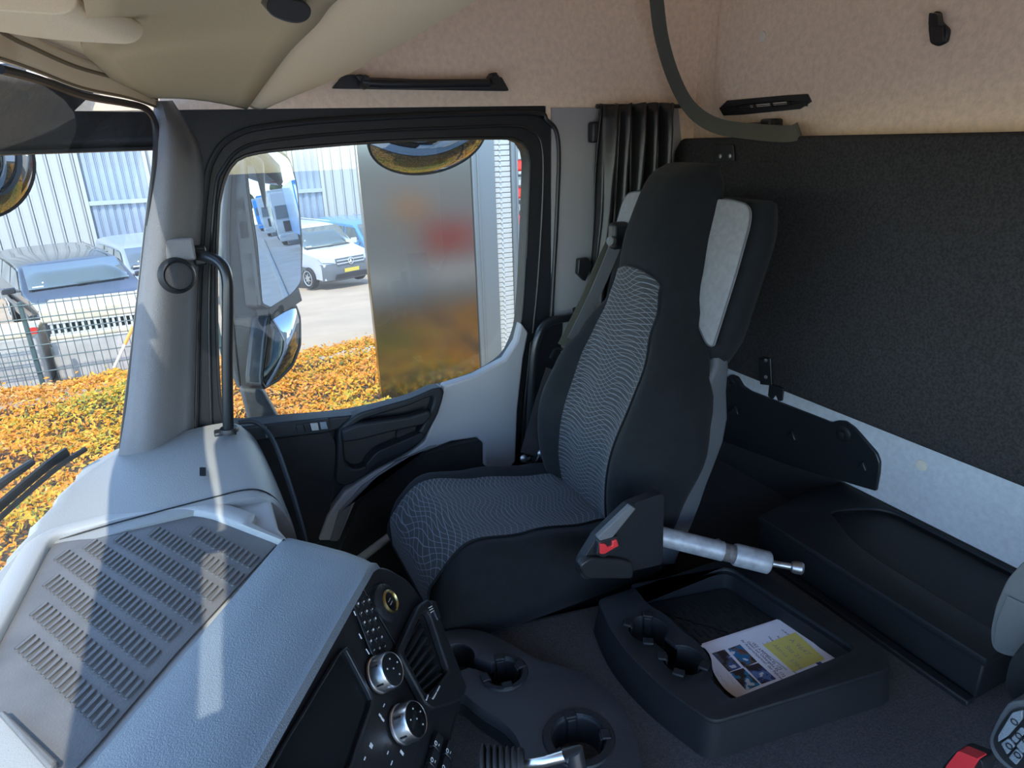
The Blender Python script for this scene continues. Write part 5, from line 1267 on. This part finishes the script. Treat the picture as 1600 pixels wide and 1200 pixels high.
# ------------------------------------------------------------------ the ground
zy = lambda y: -3.45 if y < 12 else -3.5 - 0.1 * (y - 14) if y > 14 else -3.45 - 0.025 * (y - 12)
def ground(name, x0, x1, ys, zf, m):
    g = G(); n = len(ys)
    return st(g.add([V((x, y, zf(y))) for y in ys for x in (x0, x1)], [[2 * i, 2 * i + 1, 2 * i + 3, 2 * i + 2] for i in range(n - 1)]).make(name, m))
ground('floor', -90, 90, [10.4, 12, 14, 20, 30, 90], zy, MT['asphalt'])
ground('floor', -120, 120, [-80, 0, 2.5], lambda y: -2.92, MT['road'])
ground('floor', 12, 120, [2.5, 10, 10.41], lambda y: -2.93, MT['road'])
zb = lambda y: -2.92 + lerp([(2.5, 0.0), (4.0, 0.02), (9.5, -0.12), (10.6, -0.35), (11.2, -0.6)], y)
ground('floor', -60, 12, [2.5, 4, 6, 8, 9.5, 10.6, 11.2], zb, MT['earth'])
st(G().box((0, 2.45, -2.90), (120, 0.16, 0.14)).make('trim_15', MT['kerb'], bevel=0.02))
# ------------------------------------------------------------------ shrubs: many small leaves on a bumpy bank
def shrub_mat():
    m, t, b = nodes('autumn_leaves'); b.inputs['Roughness'].default_value = 0.6
    at = t.nodes.new('ShaderNodeAttribute'); at.attribute_name = 'tint'
    rp = t.nodes.new('ShaderNodeValToRGB'); e = rp.color_ramp.elements
    e[0].position = 0.0; e[0].color = (0.10, 0.14, 0.025, 1); e[1].position = 1.0; e[1].color = (0.72, 0.44, 0.153, 1)
    for p_, c in ((0.22, (0.324, 0.317, 0.043, 1)), (0.40, (0.738, 0.44, 0.034, 1)), (0.62, (0.738, 0.255, 0.017, 1)), (0.82, (0.648, 0.282, 0.068, 1))):
        x = e.new(p_); x.color = c
    t.links.new(at.outputs['Fac'], rp.inputs[0]); t.links.new(rp.outputs[0], b.inputs['Base Color'])
    tr = t.nodes.new('ShaderNodeBsdfTranslucent'); t.links.new(rp.outputs[0], tr.inputs[0]); mx = t.nodes.new('ShaderNodeMixShader'); mx.inputs[0].default_value = 0.3
    out = t.nodes['Material Output']; t.links.new(b.outputs[0], mx.inputs[1]); t.links.new(tr.outputs[0], mx.inputs[2]); t.links.new(mx.outputs[0], out.inputs[0])
    return m
SHM = shrub_mat()
import numpy as np
rs = np.random.RandomState(3)
def hash2(x, y, s):
    return (math.sin(x * s + 1.7 * math.sin(y * s * 0.7 + 1)) * math.cos(y * s * 1.13 + 2.1 * math.sin(x * s * 0.6)) + 1) / 2
def shrub_bed(name, label, x0, x1, y0, y1, n, size, seed, warm):
    r = np.random.RandomState(seed)
    vs, fs, tint = [], [], []
    X = r.uniform(x0, x1, n); Y = y0 + (y1 - y0) * r.uniform(0, 1, n) ** 0.9
    Y = np.where((X > 1.56) & (Y > 6.85) & (Y < 7.28), 2.6 + 4.2 * r.uniform(0, 1, n), Y)
    for i in range(n):
        x, y = X[i], Y[i]
        hgt = 0.10 + 0.16 * hash2(x, y, 2.3) + 0.10 * hash2(x + 3, y, 6.1) + 0.05 * hash2(x, y + 5, 14)
        if r.rand() < 0.012: hgt += 0.14 * r.rand()
        z = zb(y) + hgt * r.uniform(0.55, 1.0) ** 0.5
        s = size * r.uniform(0.6, 1.3) * (0.75 + 0.05 * y)
        nrm = V((r.normal() * 0.6, r.normal() * 0.6 - 0.25, 0.9)).normalized()
        u = nrm.orthogonal().normalized(); u.rotate(Matrix.Rotation(r.uniform(0, 6.28), 3, nrm)); w = nrm.cross(u)
        c = V((x, y, z)); b = len(vs)
        vs += [c - u * s, c + w * s * 0.45 + nrm * s * 0.15, c + u * s, c - w * s * 0.45 + nrm * s * 0.15]
        fs.append((b, b + 1, b + 2, b + 3))
        pt = hash2(x * 0.8, y * 0.8, 1.7) * 0.45 + hash2(x + 9, y, 0.8) * 0.35
        tint.append(min(max(warm + pt - 0.35 + r.normal() * 0.17, 0), 1))
    o = M(name, vs, fs, SHM, None, smooth=0)
    at = o.data.attributes.new('tint', 'FLOAT', 'FACE'); at.data.foreach_set('value', tint)
    return tag(o, label, 'shrubs', kind='stuff')
shrub_bed('shrub_bed', 'low orange and yellow ground cover shrubs along the road below the cab', -4.2, 3.2, 2.6, 10.6, 76000, 0.027, 5, 0.50)
shrub_bed('shrub_bed', 'low orange ground cover shrubs along the road ahead of the cab', -12, -4.42, 2.6, 10.6, 7000, 0.08, 6, 0.55)
shrub_bed('shrub_bed', 'low yellowish ground cover shrubs beside the steel panel behind the cab', 3.38, 9, 2.6, 6.7, 5000, 0.07, 7, 0.55)

# ------------------------------------------------------------------ warehouse
WH = thing('warehouse', 'long warehouse with white ribbed cladding and a bluish glazed bay behind the vans', 'building', (2, 31, -5.4))
YF = 31.0
G().box((1.5, YF + 0.52, 0.1), (29.0, 0.6, 11.0)).make('wall_core', MT['joint'], WH)
def strip_mesh(w, h, d):
    g = G(); x = [0, w * 0.12, w * 0.24, w * 0.76, w * 0.88, w]; y = [0, 0, -d, -d, 0, 0]
    g.loft([[V((a, b, z)) for a, b in zip(x, y)] for z in (0, h)], cap=False, closed=False); return g
def strips(name, x0, x1, w, h, d, z0, m, y):
    me = None; k = 0; x = x0; w = (x1 - x0) / round((x1 - x0) / w)
    while x + w <= x1 + 0.01:
        if me is None:
            o = M(name, [v + V((x, y, z0)) for v in strip_mesh(w * 0.92, h, d).v], strip_mesh(w, h, d).f, m, WH, smooth=0); me = o.data; xx = x
        else:
            o = bpy.data.objects.new(name, me); COL.objects.link(o); o.parent = WH; o.location = (x - xx, 0, 0)
        x += w
gx = [P(115, 235, Y=YF).x, P(228, 260, Y=YF).x, P(452, 240, Y=YF).x, P(499, 240, Y=YF).x]
strips('cladding_panel', -13.0, gx[0] - 0.08, 0.43, 11.0, 0.05, -5.4, MT['clad'], YF + 0.17)
strips('cladding_panel', gx[1] + 0.08, gx[2] - 0.08, 0.43, 11.0, 0.05, -5.4, MT['clad'], YF + 0.17)
strips('cladding_panel', gx[3] + 0.08, 16.0, 0.43, 11.0, 0.05, -5.4, MT['clad'], YF + 0.17)
for u0, u1 in ((gx[0], gx[1]), (gx[2], gx[3])):
    strips('glazing_panel', u0 + 0.08, u1, 0.29, 11.0, 0.04, -5.4, MT['glaz'], YF + 0.20)
    G().box(((u0 + u1) / 2, YF + 0.10, P(180, 316, Y=YF).z), (u1 - u0, 0.10, 0.16)).make('transom', MT['silver'], WH)
for x in gx: G().box((x, YF + 0.12, 0.1), (0.14, 0.18, 11.0)).make('corner_trim', MT['clad'], WH)
# ------------------------------------------------------------------ steel panel, slatted column and posts beside the cab
YP = 7.0
SP = thing('steel_panel', 'tall brushed steel display panel mirroring blurred colours beyond the side window', 'panel', (2.25, YP, -3.0))
xa, xb_ = P(577, 430, Y=YP).x, P(744, 430, Y=YP).x
G().box(((xa + xb_) / 2, YP + 0.05, -0.2), (xb_ - xa, 0.10, 5.4)).make('panel_sheet', MT['brush'], SP, bevel=0.008)
G().box(((xa + xb_) / 2, YP + 0.14, -0.2), (xb_ - xa - 0.2, 0.08, 5.2)).make('panel_core', MT['post'], SP)
PT = thing('grey_post', 'wide grey steel post next to the brushed steel panel', 'post', (2.95, YP, -3.0))
xc, xd = xb_ + 0.004, P(778, 430, Y=YP).x
G().box(((xc + xd) / 2, YP + 0.06, -0.2), (xd - xc, 0.18, 5.4)).make('post_body', MT['post'], PT, bevel=0.006)
G().box((xc + 0.06, YP - 0.035, -0.2), (0.02, 0.02, 5.4)).make('post_edge', MT['post'], PT, bevel=0.004)
xe = P(803, 430, Y=YP).x; xf_ = P(812, 430, Y=YP).x
SL = thing('slatted_column', 'narrow white louvred column of horizontal slats between two grey posts', 'column', ((xd + xe) / 2, YP, -3.0))
G().box(((xd + xe) / 2, YP + 0.12, -0.2), (xe - xd - 0.01, 0.10, 5.4)).make('column_core', MT['joint'], SL)
sme = None
for k in range(96):
    z = -2.95 + k * 0.0560
    if sme is None:
        o = G().box(((xd + xe) / 2, YP + 0.04, z), (xe - xd - 0.012, 0.06, 0.047), Matrix.Rotation(0.12, 3, 'X')).box((xd + 0.07, YP + 0.0, z - 0.02), (0.018, 0.03, 0.018)).make('slat', MT['slat'], SL, smooth=0); sme = o.data; z0_ = z
    else:
        o = bpy.data.objects.new('slat', sme); COL.objects.link(o); o.parent = SL; o.location = (0, 0, z - z0_)
PT2 = thing('grey_post', 'narrow grey steel post on the far side of the white slatted column', 'post', ((xe + xf_) / 2, YP, -3.0))
G().box(((xe + xf_) / 2, YP + 0.06, -0.2), (xf_ - xe, 0.18, 5.4)).make('post_body', MT['post'], PT2, bevel=0.006)
G().box((xf_ - 0.02, YP - 0.035, -0.2), (0.02, 0.02, 5.4)).make('post_edge', MT['post'], PT2, bevel=0.004)
# red stacks far behind
RS = thing('red_rack', 'rack of stacked red machines far behind the grey posts', 'rack', (10.0, 22, -4.3))
for k in range(5):
    G().box((10.3, 22, -3.6 + k * 0.9), (2.2, 1.6, 0.35)).make('red_machine', MT['redp'], RS, bevel=0.08)
    G().box((10.3, 22, -4.0 + k * 0.9), (2.3, 1.7, 0.10)).make('shelf', MT['post'], RS)
for x in (9.15, 11.45): G().box((x, 21.2, -2.0), (0.12, 0.12, 4.6)).make('upright', MT['post'], RS)
# ------------------------------------------------------------------ concrete blocks, grate, fence
def block(name, lab, x0, x1, y, z0, z1, dep, grp=None):
    t = thing(name, lab, 'block', ((x0 + x1) / 2, y, z0), grp)
    G().box(((x0 + x1) / 2, y + dep / 2, (z0 + z1) / 2), (x1 - x0, dep, z1 - z0)).make('block_body', MT['conc'], t, bevel=0.03)
    G().box(((x0 + x1) / 2, y + dep / 2, z1 + 0.035), (x1 - x0 - 0.02, dep - 0.02, 0.07)).make('block_top', MT['creamt'], t, bevel=0.02)
    return t
YK = 12.2
b1 = P(56, 500, Y=YK).x; b2x = P(205, 470, Y=YK).x + 0.9
block('concrete_block', 'long pale concrete block with a cream top behind the wire fence', b1 + 0.1, b2x, YK, -3.45, -2.78, 0.9)
block('concrete_block', 'short pale concrete block at the corner of the wire fence', b1 - 1.9, b1 - 0.02, YK - 0.25, -3.45, -2.62, 0.9)
bm_ = thing('concrete_beam', 'cream concrete beam resting over the white grate', 'beam', ((b1 + b2x) / 2, YK, -2.7))
G().box(((b1 + b2x) / 2 + 0.05, YK + 0.5, -2.40), (b2x - b1, 0.95, 0.20)).make('beam_body', MT['creamt'], bm_, bevel=0.03)
GR = thing('white_grate', 'white metal grate of upright bars on the concrete block', 'grate', ((b1 + b2x) / 2, YK, -2.7))
x0g, x1g = P(74, 508, Y=YK).x, b2x
G().box(((x0g + x1g) / 2, YK + 0.3, -2.605), (x1g - x0g, 0.3, 0.18)).make('grate_box', MT['fence'], GR)
for k in range(int((x1g - x0g) / 0.085)):
    G().box((x0g + 0.04 + k * 0.085, YK + 0.06, -2.605), (0.035, 0.05, 0.19)).make('bar', MT['slat'], GR)
for z in (-2.512, -2.695): G().box(((x0g + x1g) / 2, YK + 0.05, z), (x1g - x0g, 0.05, 0.025)).make('rail', MT['slat'], GR)
mk = thing('marker_plate', 'small red and white marker plate beside the white grate', 'sign', P(48, 515, Y=YK - 0.30))
G().slab(PS([(37, 505), (56, 504), (60, 511), (40, 513)], Y=YK - 0.30), (0, 0.02, 0)).make('white_half', MT['slat'], mk)
G().slab(PS([(38, 513), (58, 511), (60, 521), (42, 523)], Y=YK - 0.30), (0, 0.02, 0)).make('red_half', MT['redp'], mk)
FN = thing('wire_fence', 'dark green double wire mesh fence in front of the concrete blocks', 'fence', (-1.8, 11.4, -3.5))
YN = 11.4
xp0 = P(49, 540, Y=YN).x
ztop = P(100, 468, Y=YN).z
xs0, xs1 = xp0 - 2.5, xp0 + 2.5
for x in (xp0 - 2.5, xp0, xp0 + 2.5): G().box((x, YN + 0.03, (ztop - 3.55) / 2), (0.06, 0.05, ztop + 3.55 + 0.05)).make('post', MT['fence'], FN, bevel=0.005)
wv = G().tube([V((xs0 + 0.06, YN, -3.5)), V((xs0 + 0.06, YN, ztop + 0.03))], 0.0055, 5).make('upright_wire', MT['fence'], FN)
for k in range(1, 48):
    o = bpy.data.objects.new('upright_wire', wv.data); COL.objects.link(o); o.parent = FN; o.location = (k * 0.1025, 0, 0)
for k in range(6):
    z = ztop - 0.02 - 0.2 * k
    for dy in (-0.012, 0.012): G().tube([V((xs0, YN + dy, z)), V((xs1, YN + dy, z))], 0.007, 5).make('cross_wire', MT['fence'], FN)
pl_ = thing('orange_stake', 'wooden stake with an orange upper half leaning on the wire fence', 'stake', P(180, 572, Y=YN - 0.15))
G().tube([P(178, 575, Y=YN - 0.25), P(195, 538, Y=YN - 0.12)], 0.022, 8).make('lower_half', MT['creamt'], pl_)
G().tube([P(195, 538, Y=YN - 0.12), P(208, 510, Y=YN - 0.03)], 0.024, 8).make('upper_half', MT['orange'], pl_)

# ------------------------------------------------------------------ vans
def van(name, lab, loc, yaw, paint, L=4.9, W=1.92, H=1.92, lower='bump', plate_=True, zk=1.0, cat='van'):
    """van built along local +y = its nose; pieces are transformed into place"""
    rot = Matrix.Rotation(yaw, 3, 'Z'); o0 = V(loc)
    T = thing(name, lab, cat, loc)
    def X(p): return o0 + rot @ V((p[0], p[1], p[2] if p[2] < 0.9 else 0.9 + (p[2] - 0.9) * zk))
    hw = W / 2
    # side outline (distance from nose, height)
    hood = [(0.0, 0.34), (0.0, 0.78), (0.06, 0.92), (0.30, 1.05), (0.95, 1.18), (1.55, 1.80), (1.85, H - 0.03), (2.6, H), (L - 0.25, H - 0.02), (L - 0.05, 1.75), (L, 1.0), (L, 0.40)]
    sh = [(V((0, -d, z)), hw * (0.90 if d < 0.1 else 0.97 if d < 0.5 else 1.0) * (1.0 if z < 1.15 else 1.0 - 0.13 * (z - 1.15) / 0.8)) for d, z in hood]
    rings = []
    for p, w in sh:
        n_ = 9; r_ = []
        for k in range(n_):
            u = -1 + 2 * k / (n_ - 1)
            r_.append(X((u * w, p.y - (0.10 * u * u if p.y > -0.5 else 0.05 * u * u), p.z - (0.03 if p.z < 1.7 else 0.10) * u ** 4)))
        rings.append(r_)
    g = G().loft(rings, cap=False, closed=False)
    n_ = 9; m_ = len(rings)
    g.f.append([i * n_ for i in range(m_)]); g.f.append([i * n_ + n_ - 1 for i in range(m_)])
    g.make('body', MT[paint], T, smooth=28, bevel=0.03)
    def quad(nm, pts, m, th, par=T, bev=0.0): # pts local
        q = [X(p) for p in pts]; nn = (q[1] - q[0]).cross(q[2] - q[1]).normalized()
        if nn.dot(q[0] - X((0, -2, 0.9))) < 0: nn = -nn
        return G().slab([p + nn * 0.004 for p in q], nn * th).make(nm, MT[m], par, bevel=bev)
    wt = hw * 0.905; wb = hw * 0.975
    def ws(u, t): # windscreen point
        d = 0.985 + (1.56 - 0.985) * t + 0.02; z = 1.20 + (1.83 - 1.20) * t
        return (u * (wb + (wt - wb) * t) * 0.90, -d - 0.05 * u * u + 0.012, z)
    vs_ = [X(ws(u, t)) for t in (0, 0.5, 1) for u in (-1, -0.6, 0, 0.6, 1)]
    fs_ = [[r * 5 + k, r * 5 + k + 1, r * 5 + k + 6, r * 5 + k + 5] for r in range(2) for k in range(4)]
    M('windscreen', [v + V((0, 0, 0.015)) + (rot @ V((0, 0.02, 0))) for v in vs_], fs_, MT['win'], T, solid=0.01, smooth=60)
    for sg in (-1, 1):
        s_ = lambda d, z: (sg * (hw * (1.0 - 0.13 * max(0, z - 1.15) / 0.8)), -d, z)
        quad('side_window', [s_(1.25, 1.18), s_(1.72, 1.72), s_(2.30, 1.74), s_(2.30, 1.16)], 'win', 0.006)
        quad('side_window', [s_(2.42, 1.16), s_(2.42, 1.74), s_(3.45, 1.74), s_(3.45, 1.16)], 'win', 0.006)
        quad('side_window', [s_(3.56, 1.16), s_(3.56, 1.74), s_(4.45, 1.70), s_(4.45, 1.16)], 'win', 0.006)
        quad('side_moulding', [s_(0.9, 0.55), s_(0.9, 0.66), s_(4.5, 0.66), s_(4.5, 0.55)], 'bump', 0.015)
        # head lamp
        quad('head_lamp', [(sg * hw * 0.56, 0.015, 0.80), (sg * hw * 0.93, -0.11, 0.84), (sg * hw * 0.97, -0.30, 1.00), (sg * hw * 0.60, -0.09, 0.93)], 'lamp', 0.02, bev=0.006)
        c = V((sg * (hw + 0.16), -1.30, 1.22))
        G().loft([[X(c + V((dx * 0.11, 0.05 * k, dz * 0.10))) for dx, dz in ((-1, -1), (1, -1), (1, 1), (-1, 1))] for k in (0, 1)]).make('wing_mirror', MT[paint if paint != 'white' else 'white'], T, bevel=0.02)
        G().tube([X(c), X((sg * hw * 0.97, -1.28, 1.17))], 0.03, 6).make('mirror_arm', MT['bump'], T)
        for d in (0.86, 3.85):
            cw_ = X((sg * (hw - 0.10), -d, 0.325)); ax = rot @ V((sg, 0, 0))
            G().lathe(cw_ - ax * 0.10, ax, [(0.20, 0), (0.315, 0.01), (0.325, 0.05), (0.325, 0.17), (0.31, 0.205), (0.235, 0.21)], 28).make('tyre', MT['tyre'], T)
            wo = G().lathe(cw_ + ax * 0.075, ax, [(0.245, 0.0), (0.235, 0.045), (0.215, 0.05), (0.19, 0.03), (0.06, 0.045), (0.001, 0.05)], 28).make('wheel', MT['wheel'], T)
            for k in range(7):
                a = k * 0.8976; q = cw_ + ax * 0.12 + (rot @ V((0, math.cos(a), 0)) + V((0, 0, math.sin(a)))) * 0.125
                G().lathe(q, ax, [(0.032, -0.01), (0.032, 0.003)], 8).make('wheel_hole', MT['tyre'], wo)
            G().lathe(cw_ + ax * 0.02, ax, [(0.40, 0), (0.40, 0.10)], 24).make('wheel_arch', MT['tyre'], T) if False else None
    # bumper with intake, grille, emblem, plate
    br_ = []
    for z, dd_, w in ((0.24, -0.10, 0.90), (0.30, 0.02, 0.955), (0.60, 0.05, 0.965), (0.78, 0.015, 0.95)):
        br_.append([X((u * hw * w, dd_ - 0.16 * abs(u) ** 3, z)) for u in [-1 + k / 6 for k in range(13)]])
    back_ = [[X((u * hw * 0.9, -0.35, z)) for u in [-1 + k / 6 for k in range(13)]] for z in (0.78,)]
    G().loft(br_ + back_, cap=False, closed=False).make('bumper', MT[lower], T, smooth=50)
    quad('bumper_intake', [(-0.62, 0.05, 0.33), (0.62, 0.05, 0.33), (0.54, 0.06, 0.47), (-0.54, 0.06, 0.47)], 'black', 0.006)
    gr = quad('grille', [(-0.46, 0.012, 0.70), (0.46, 0.012, 0.70), (0.52, -0.01, 0.93), (-0.52, -0.01, 0.93)], 'bump', 0.02, bev=0.006)
    for z in (0.77, 0.86): quad('grille_bar', [(-0.48, 0.035, z - 0.018), (0.48, 0.035, z - 0.018), (0.49, 0.03, z + 0.018), (-0.49, 0.03, z + 0.018)], 'rim', 0.02, par=gr)
    ec = X((0, 0.065, 0.815)); ea = rot @ V((0, 1, 0.05))
    em = G().lathe(ec, ea, [(0.095, -0.01), (0.105, 0.0), (0.098, 0.012), (0.086, 0.012), (0.084, 0.0)], 28, cap=False).make('emblem', MT['chrome'], gr)
    e2_ = G()
    for k in range(3):
        a = math.pi / 2 + k * 2.0944; di = rot @ V((math.cos(a), 0, 0)) + V((0, 0, math.sin(a))); sd2 = rot @ V((-math.sin(a), 0, 0)) + V((0, 0, math.cos(a)))
        e2_.add([ec + di * 0.09, ec + sd2 * 0.016, ec - sd2 * 0.016, ec + ea * 0.014], [(0, 1, 3), (0, 3, 2), (1, 2, 3), (0, 2, 1)])
    e2_.make('emblem_star', MT['chrome'], gr, smooth=0)
    if plate_:
        quad('number_plate', [(-0.26, 0.062, 0.50), (0.26, 0.062, 0.50), (0.26, 0.062, 0.61), (-0.26, 0.062, 0.61)], 'yplate', 0.012)
    wl_ = [X((u * hw * 0.85, -0.93 - 0.05 * u * u, 1.195 + 0.01)) for u in (-0.9, -0.3, 0.1)]
    G().tube(wl_, 0.012, 5).make('wiper', MT['black'], T)
    G().tube([X((-0.1, -0.95, 1.20)), X((0.5, -0.97, 1.205)), X((0.8, -1.0, 1.20))], 0.012, 5).make('wiper', MT['black'], T)
    quad('windscreen_sticker', [(hw * 0.62, -1.04, 1.245), (hw * 0.80, -1.06, 1.245), (hw * 0.80, -1.08, 1.275), (hw * 0.62, -1.06, 1.275)], 'mark', 0.02)
    quad('roof_gutter', [(-hw * 0.80, -2.0, H - 0.03), (-hw * 0.80, -4.3, H - 0.03), (-hw * 0.77, -4.3, H - 0.02), (-hw * 0.77, -2.0, H - 0.02)], paint, 0.02)
    return T
wv_n = P(552, 457, Z=-4.30)
van('white_van', 'white van with a grey bumper parked beyond the yard near the steel panel', (wv_n.x, wv_n.y, zy(wv_n.y)), math.pi + 0.40, 'white', H=1.95, zk=0.86)
dk = P(150, 470, Y=13.9)
van('dark_van', 'dark grey van with a large windscreen parked behind the concrete blocks', (dk.x, 13.95, zy(13.95) + 0.06), math.pi + 0.30, 'darkp', H=1.95, zk=0.56, lower='darkp')
sv = P(212, 440, Y=18.7)
van('silver_van', 'pale silver blue van standing behind the dark grey van', (sv.x + 0.95, 19.2, zy(18.9) - 0.05), math.pi + 0.28, 'silver', H=1.95, zk=0.72)
bv = P(562, 400, Y=24.6)
van('blue_van', 'blue van half hidden behind the white van and the steel panel', (bv.x + 1.6, 24.6, zy(24.6) - 0.2), math.pi + 0.35, 'blue', H=1.95)

# ------------------------------------------------------------------ lorries parked down the road, seen in the mirrors
def lorry(name, lab, x, y, paint, box):
    T = thing(name, lab, 'truck', (x, y, -2.9))
    c = lambda dx, dy, dz: (x + dx, y + dy, -2.9 + dz)
    prof = [(0.0, 0.45), (-0.06, 1.2), (0.0, 1.75), (0.22, 2.75), (0.45, 3.45), (2.0, 3.55), (2.05, 0.55)]
    G().loft([[V(c(a, sy, b)) for a, b in prof] for sy in (-1.22, 1.22)]).make('cab', MT[paint], T, bevel=0.05)
    G().slab([V(c(a, sy, b)) for a, b, sy in ((-0.01, 1.78, -1.1), (-0.01, 1.78, 1.1), (0.20, 2.62, 1.05), (0.20, 2.62, -1.05))], (-0.03, 0, 0)).make('windscreen', MT['win'], T)
    G().slab([V(c(0.45, -1.24, 1.75)), V(c(1.3, -1.24, 1.75)), V(c(1.3, -1.24, 2.5)), V(c(0.55, -1.24, 2.5))], (0, 0.03, 0)).make('side_window', MT['win'], T)
    G().box(c(-0.04, 0, 1.25), (0.08, 1.5, 0.7)).make('grille', MT['ext'], T, bevel=0.02)
    G().box(c(-0.05, 0, 0.55), (0.25, 2.4, 0.5)).make('bumper', MT[paint], T, bevel=0.05)
    for sy in (-0.95, 0.95): G().box(c(-0.10, sy, 0.70), (0.20, 0.4, 0.18)).make('head_lamp', MT['lamp'], T, bevel=0.03)
    G().box(c(7.6, 0, 2.35), (10.4, 2.5, 2.7)).make('box_body', MT[box], T, bevel=0.04)
    G().box(c(7.0, 0, 0.85), (11.5, 1.0, 0.3)).make('chassis', MT['ext'], T)
    for dx in (1.2, 3.4, 8.8, 10.2, 11.6):
        for sy in (-1.05, 1.05):
            G().lathe(c(dx, sy - 0.17 * (1 if sy > 0 else -1) - 0.15, 0.5), (0, 1, 0), [(0.25, 0), (0.48, 0.01), (0.5, 0.05), (0.5, 0.27), (0.48, 0.3), (0.25, 0.3)], 20).make('wheel', MT['tyre'], T)
    return T
lorry('blue_lorry', 'bright blue lorry parked along the road behind the cab, seen in the side mirror', 30.0, 5.4, 'bblue', 'bblue')
lorry('white_lorry', 'white lorry parked behind the blue lorry, seen in the side mirror', 46.0, 4.6, 'white', 'white')
lorry('white_lorry', 'far white lorry with a blue box at the end of the parked row', 64.0, 4.0, 'white', 'bblue')
lorry('blue_lorry', 'far blue lorry closing the row of parked lorries', 82.0, 3.6, 'bblue', 'white')

TRK = mat('tree_bark', (0.09, 0.06, 0.04), 0.9)
for k in range(5):
    ty = -4.0 + 5.0 * k; th = 4.6 + 1.4 * ((k * 7) % 3) / 2; rt = random.Random(k)
    T = thing('roadside_tree', 'small green tree far down the road behind the parked lorries', 'tree', (112.0, ty, -2.92), 'trees at the end of the road')
    G().tube([(112.0, ty, -2.92), (112.0, ty, -2.92 + th * 0.5)], [0.22, 0.14], 8).make('trunk', TRK, T)
    g = G()
    for q in range(9):
        c = V((112.0 + rt.uniform(-1, 1), ty + rt.uniform(-1.1, 1.1), -2.92 + th * rt.uniform(0.42, 0.85))); r_ = rt.uniform(0.7, 1.15)
        g.lathe(c, (rt.uniform(-.3, .3), rt.uniform(-.3, .3), 1), [(r_ * math.sin(math.pi * i / 6) * rt.uniform(0.85, 1.1) + 0.01, -r_ * math.cos(math.pi * i / 6)) for i in range(7)], 10)
    g.make('crown', MT['tree'], T, smooth=60)
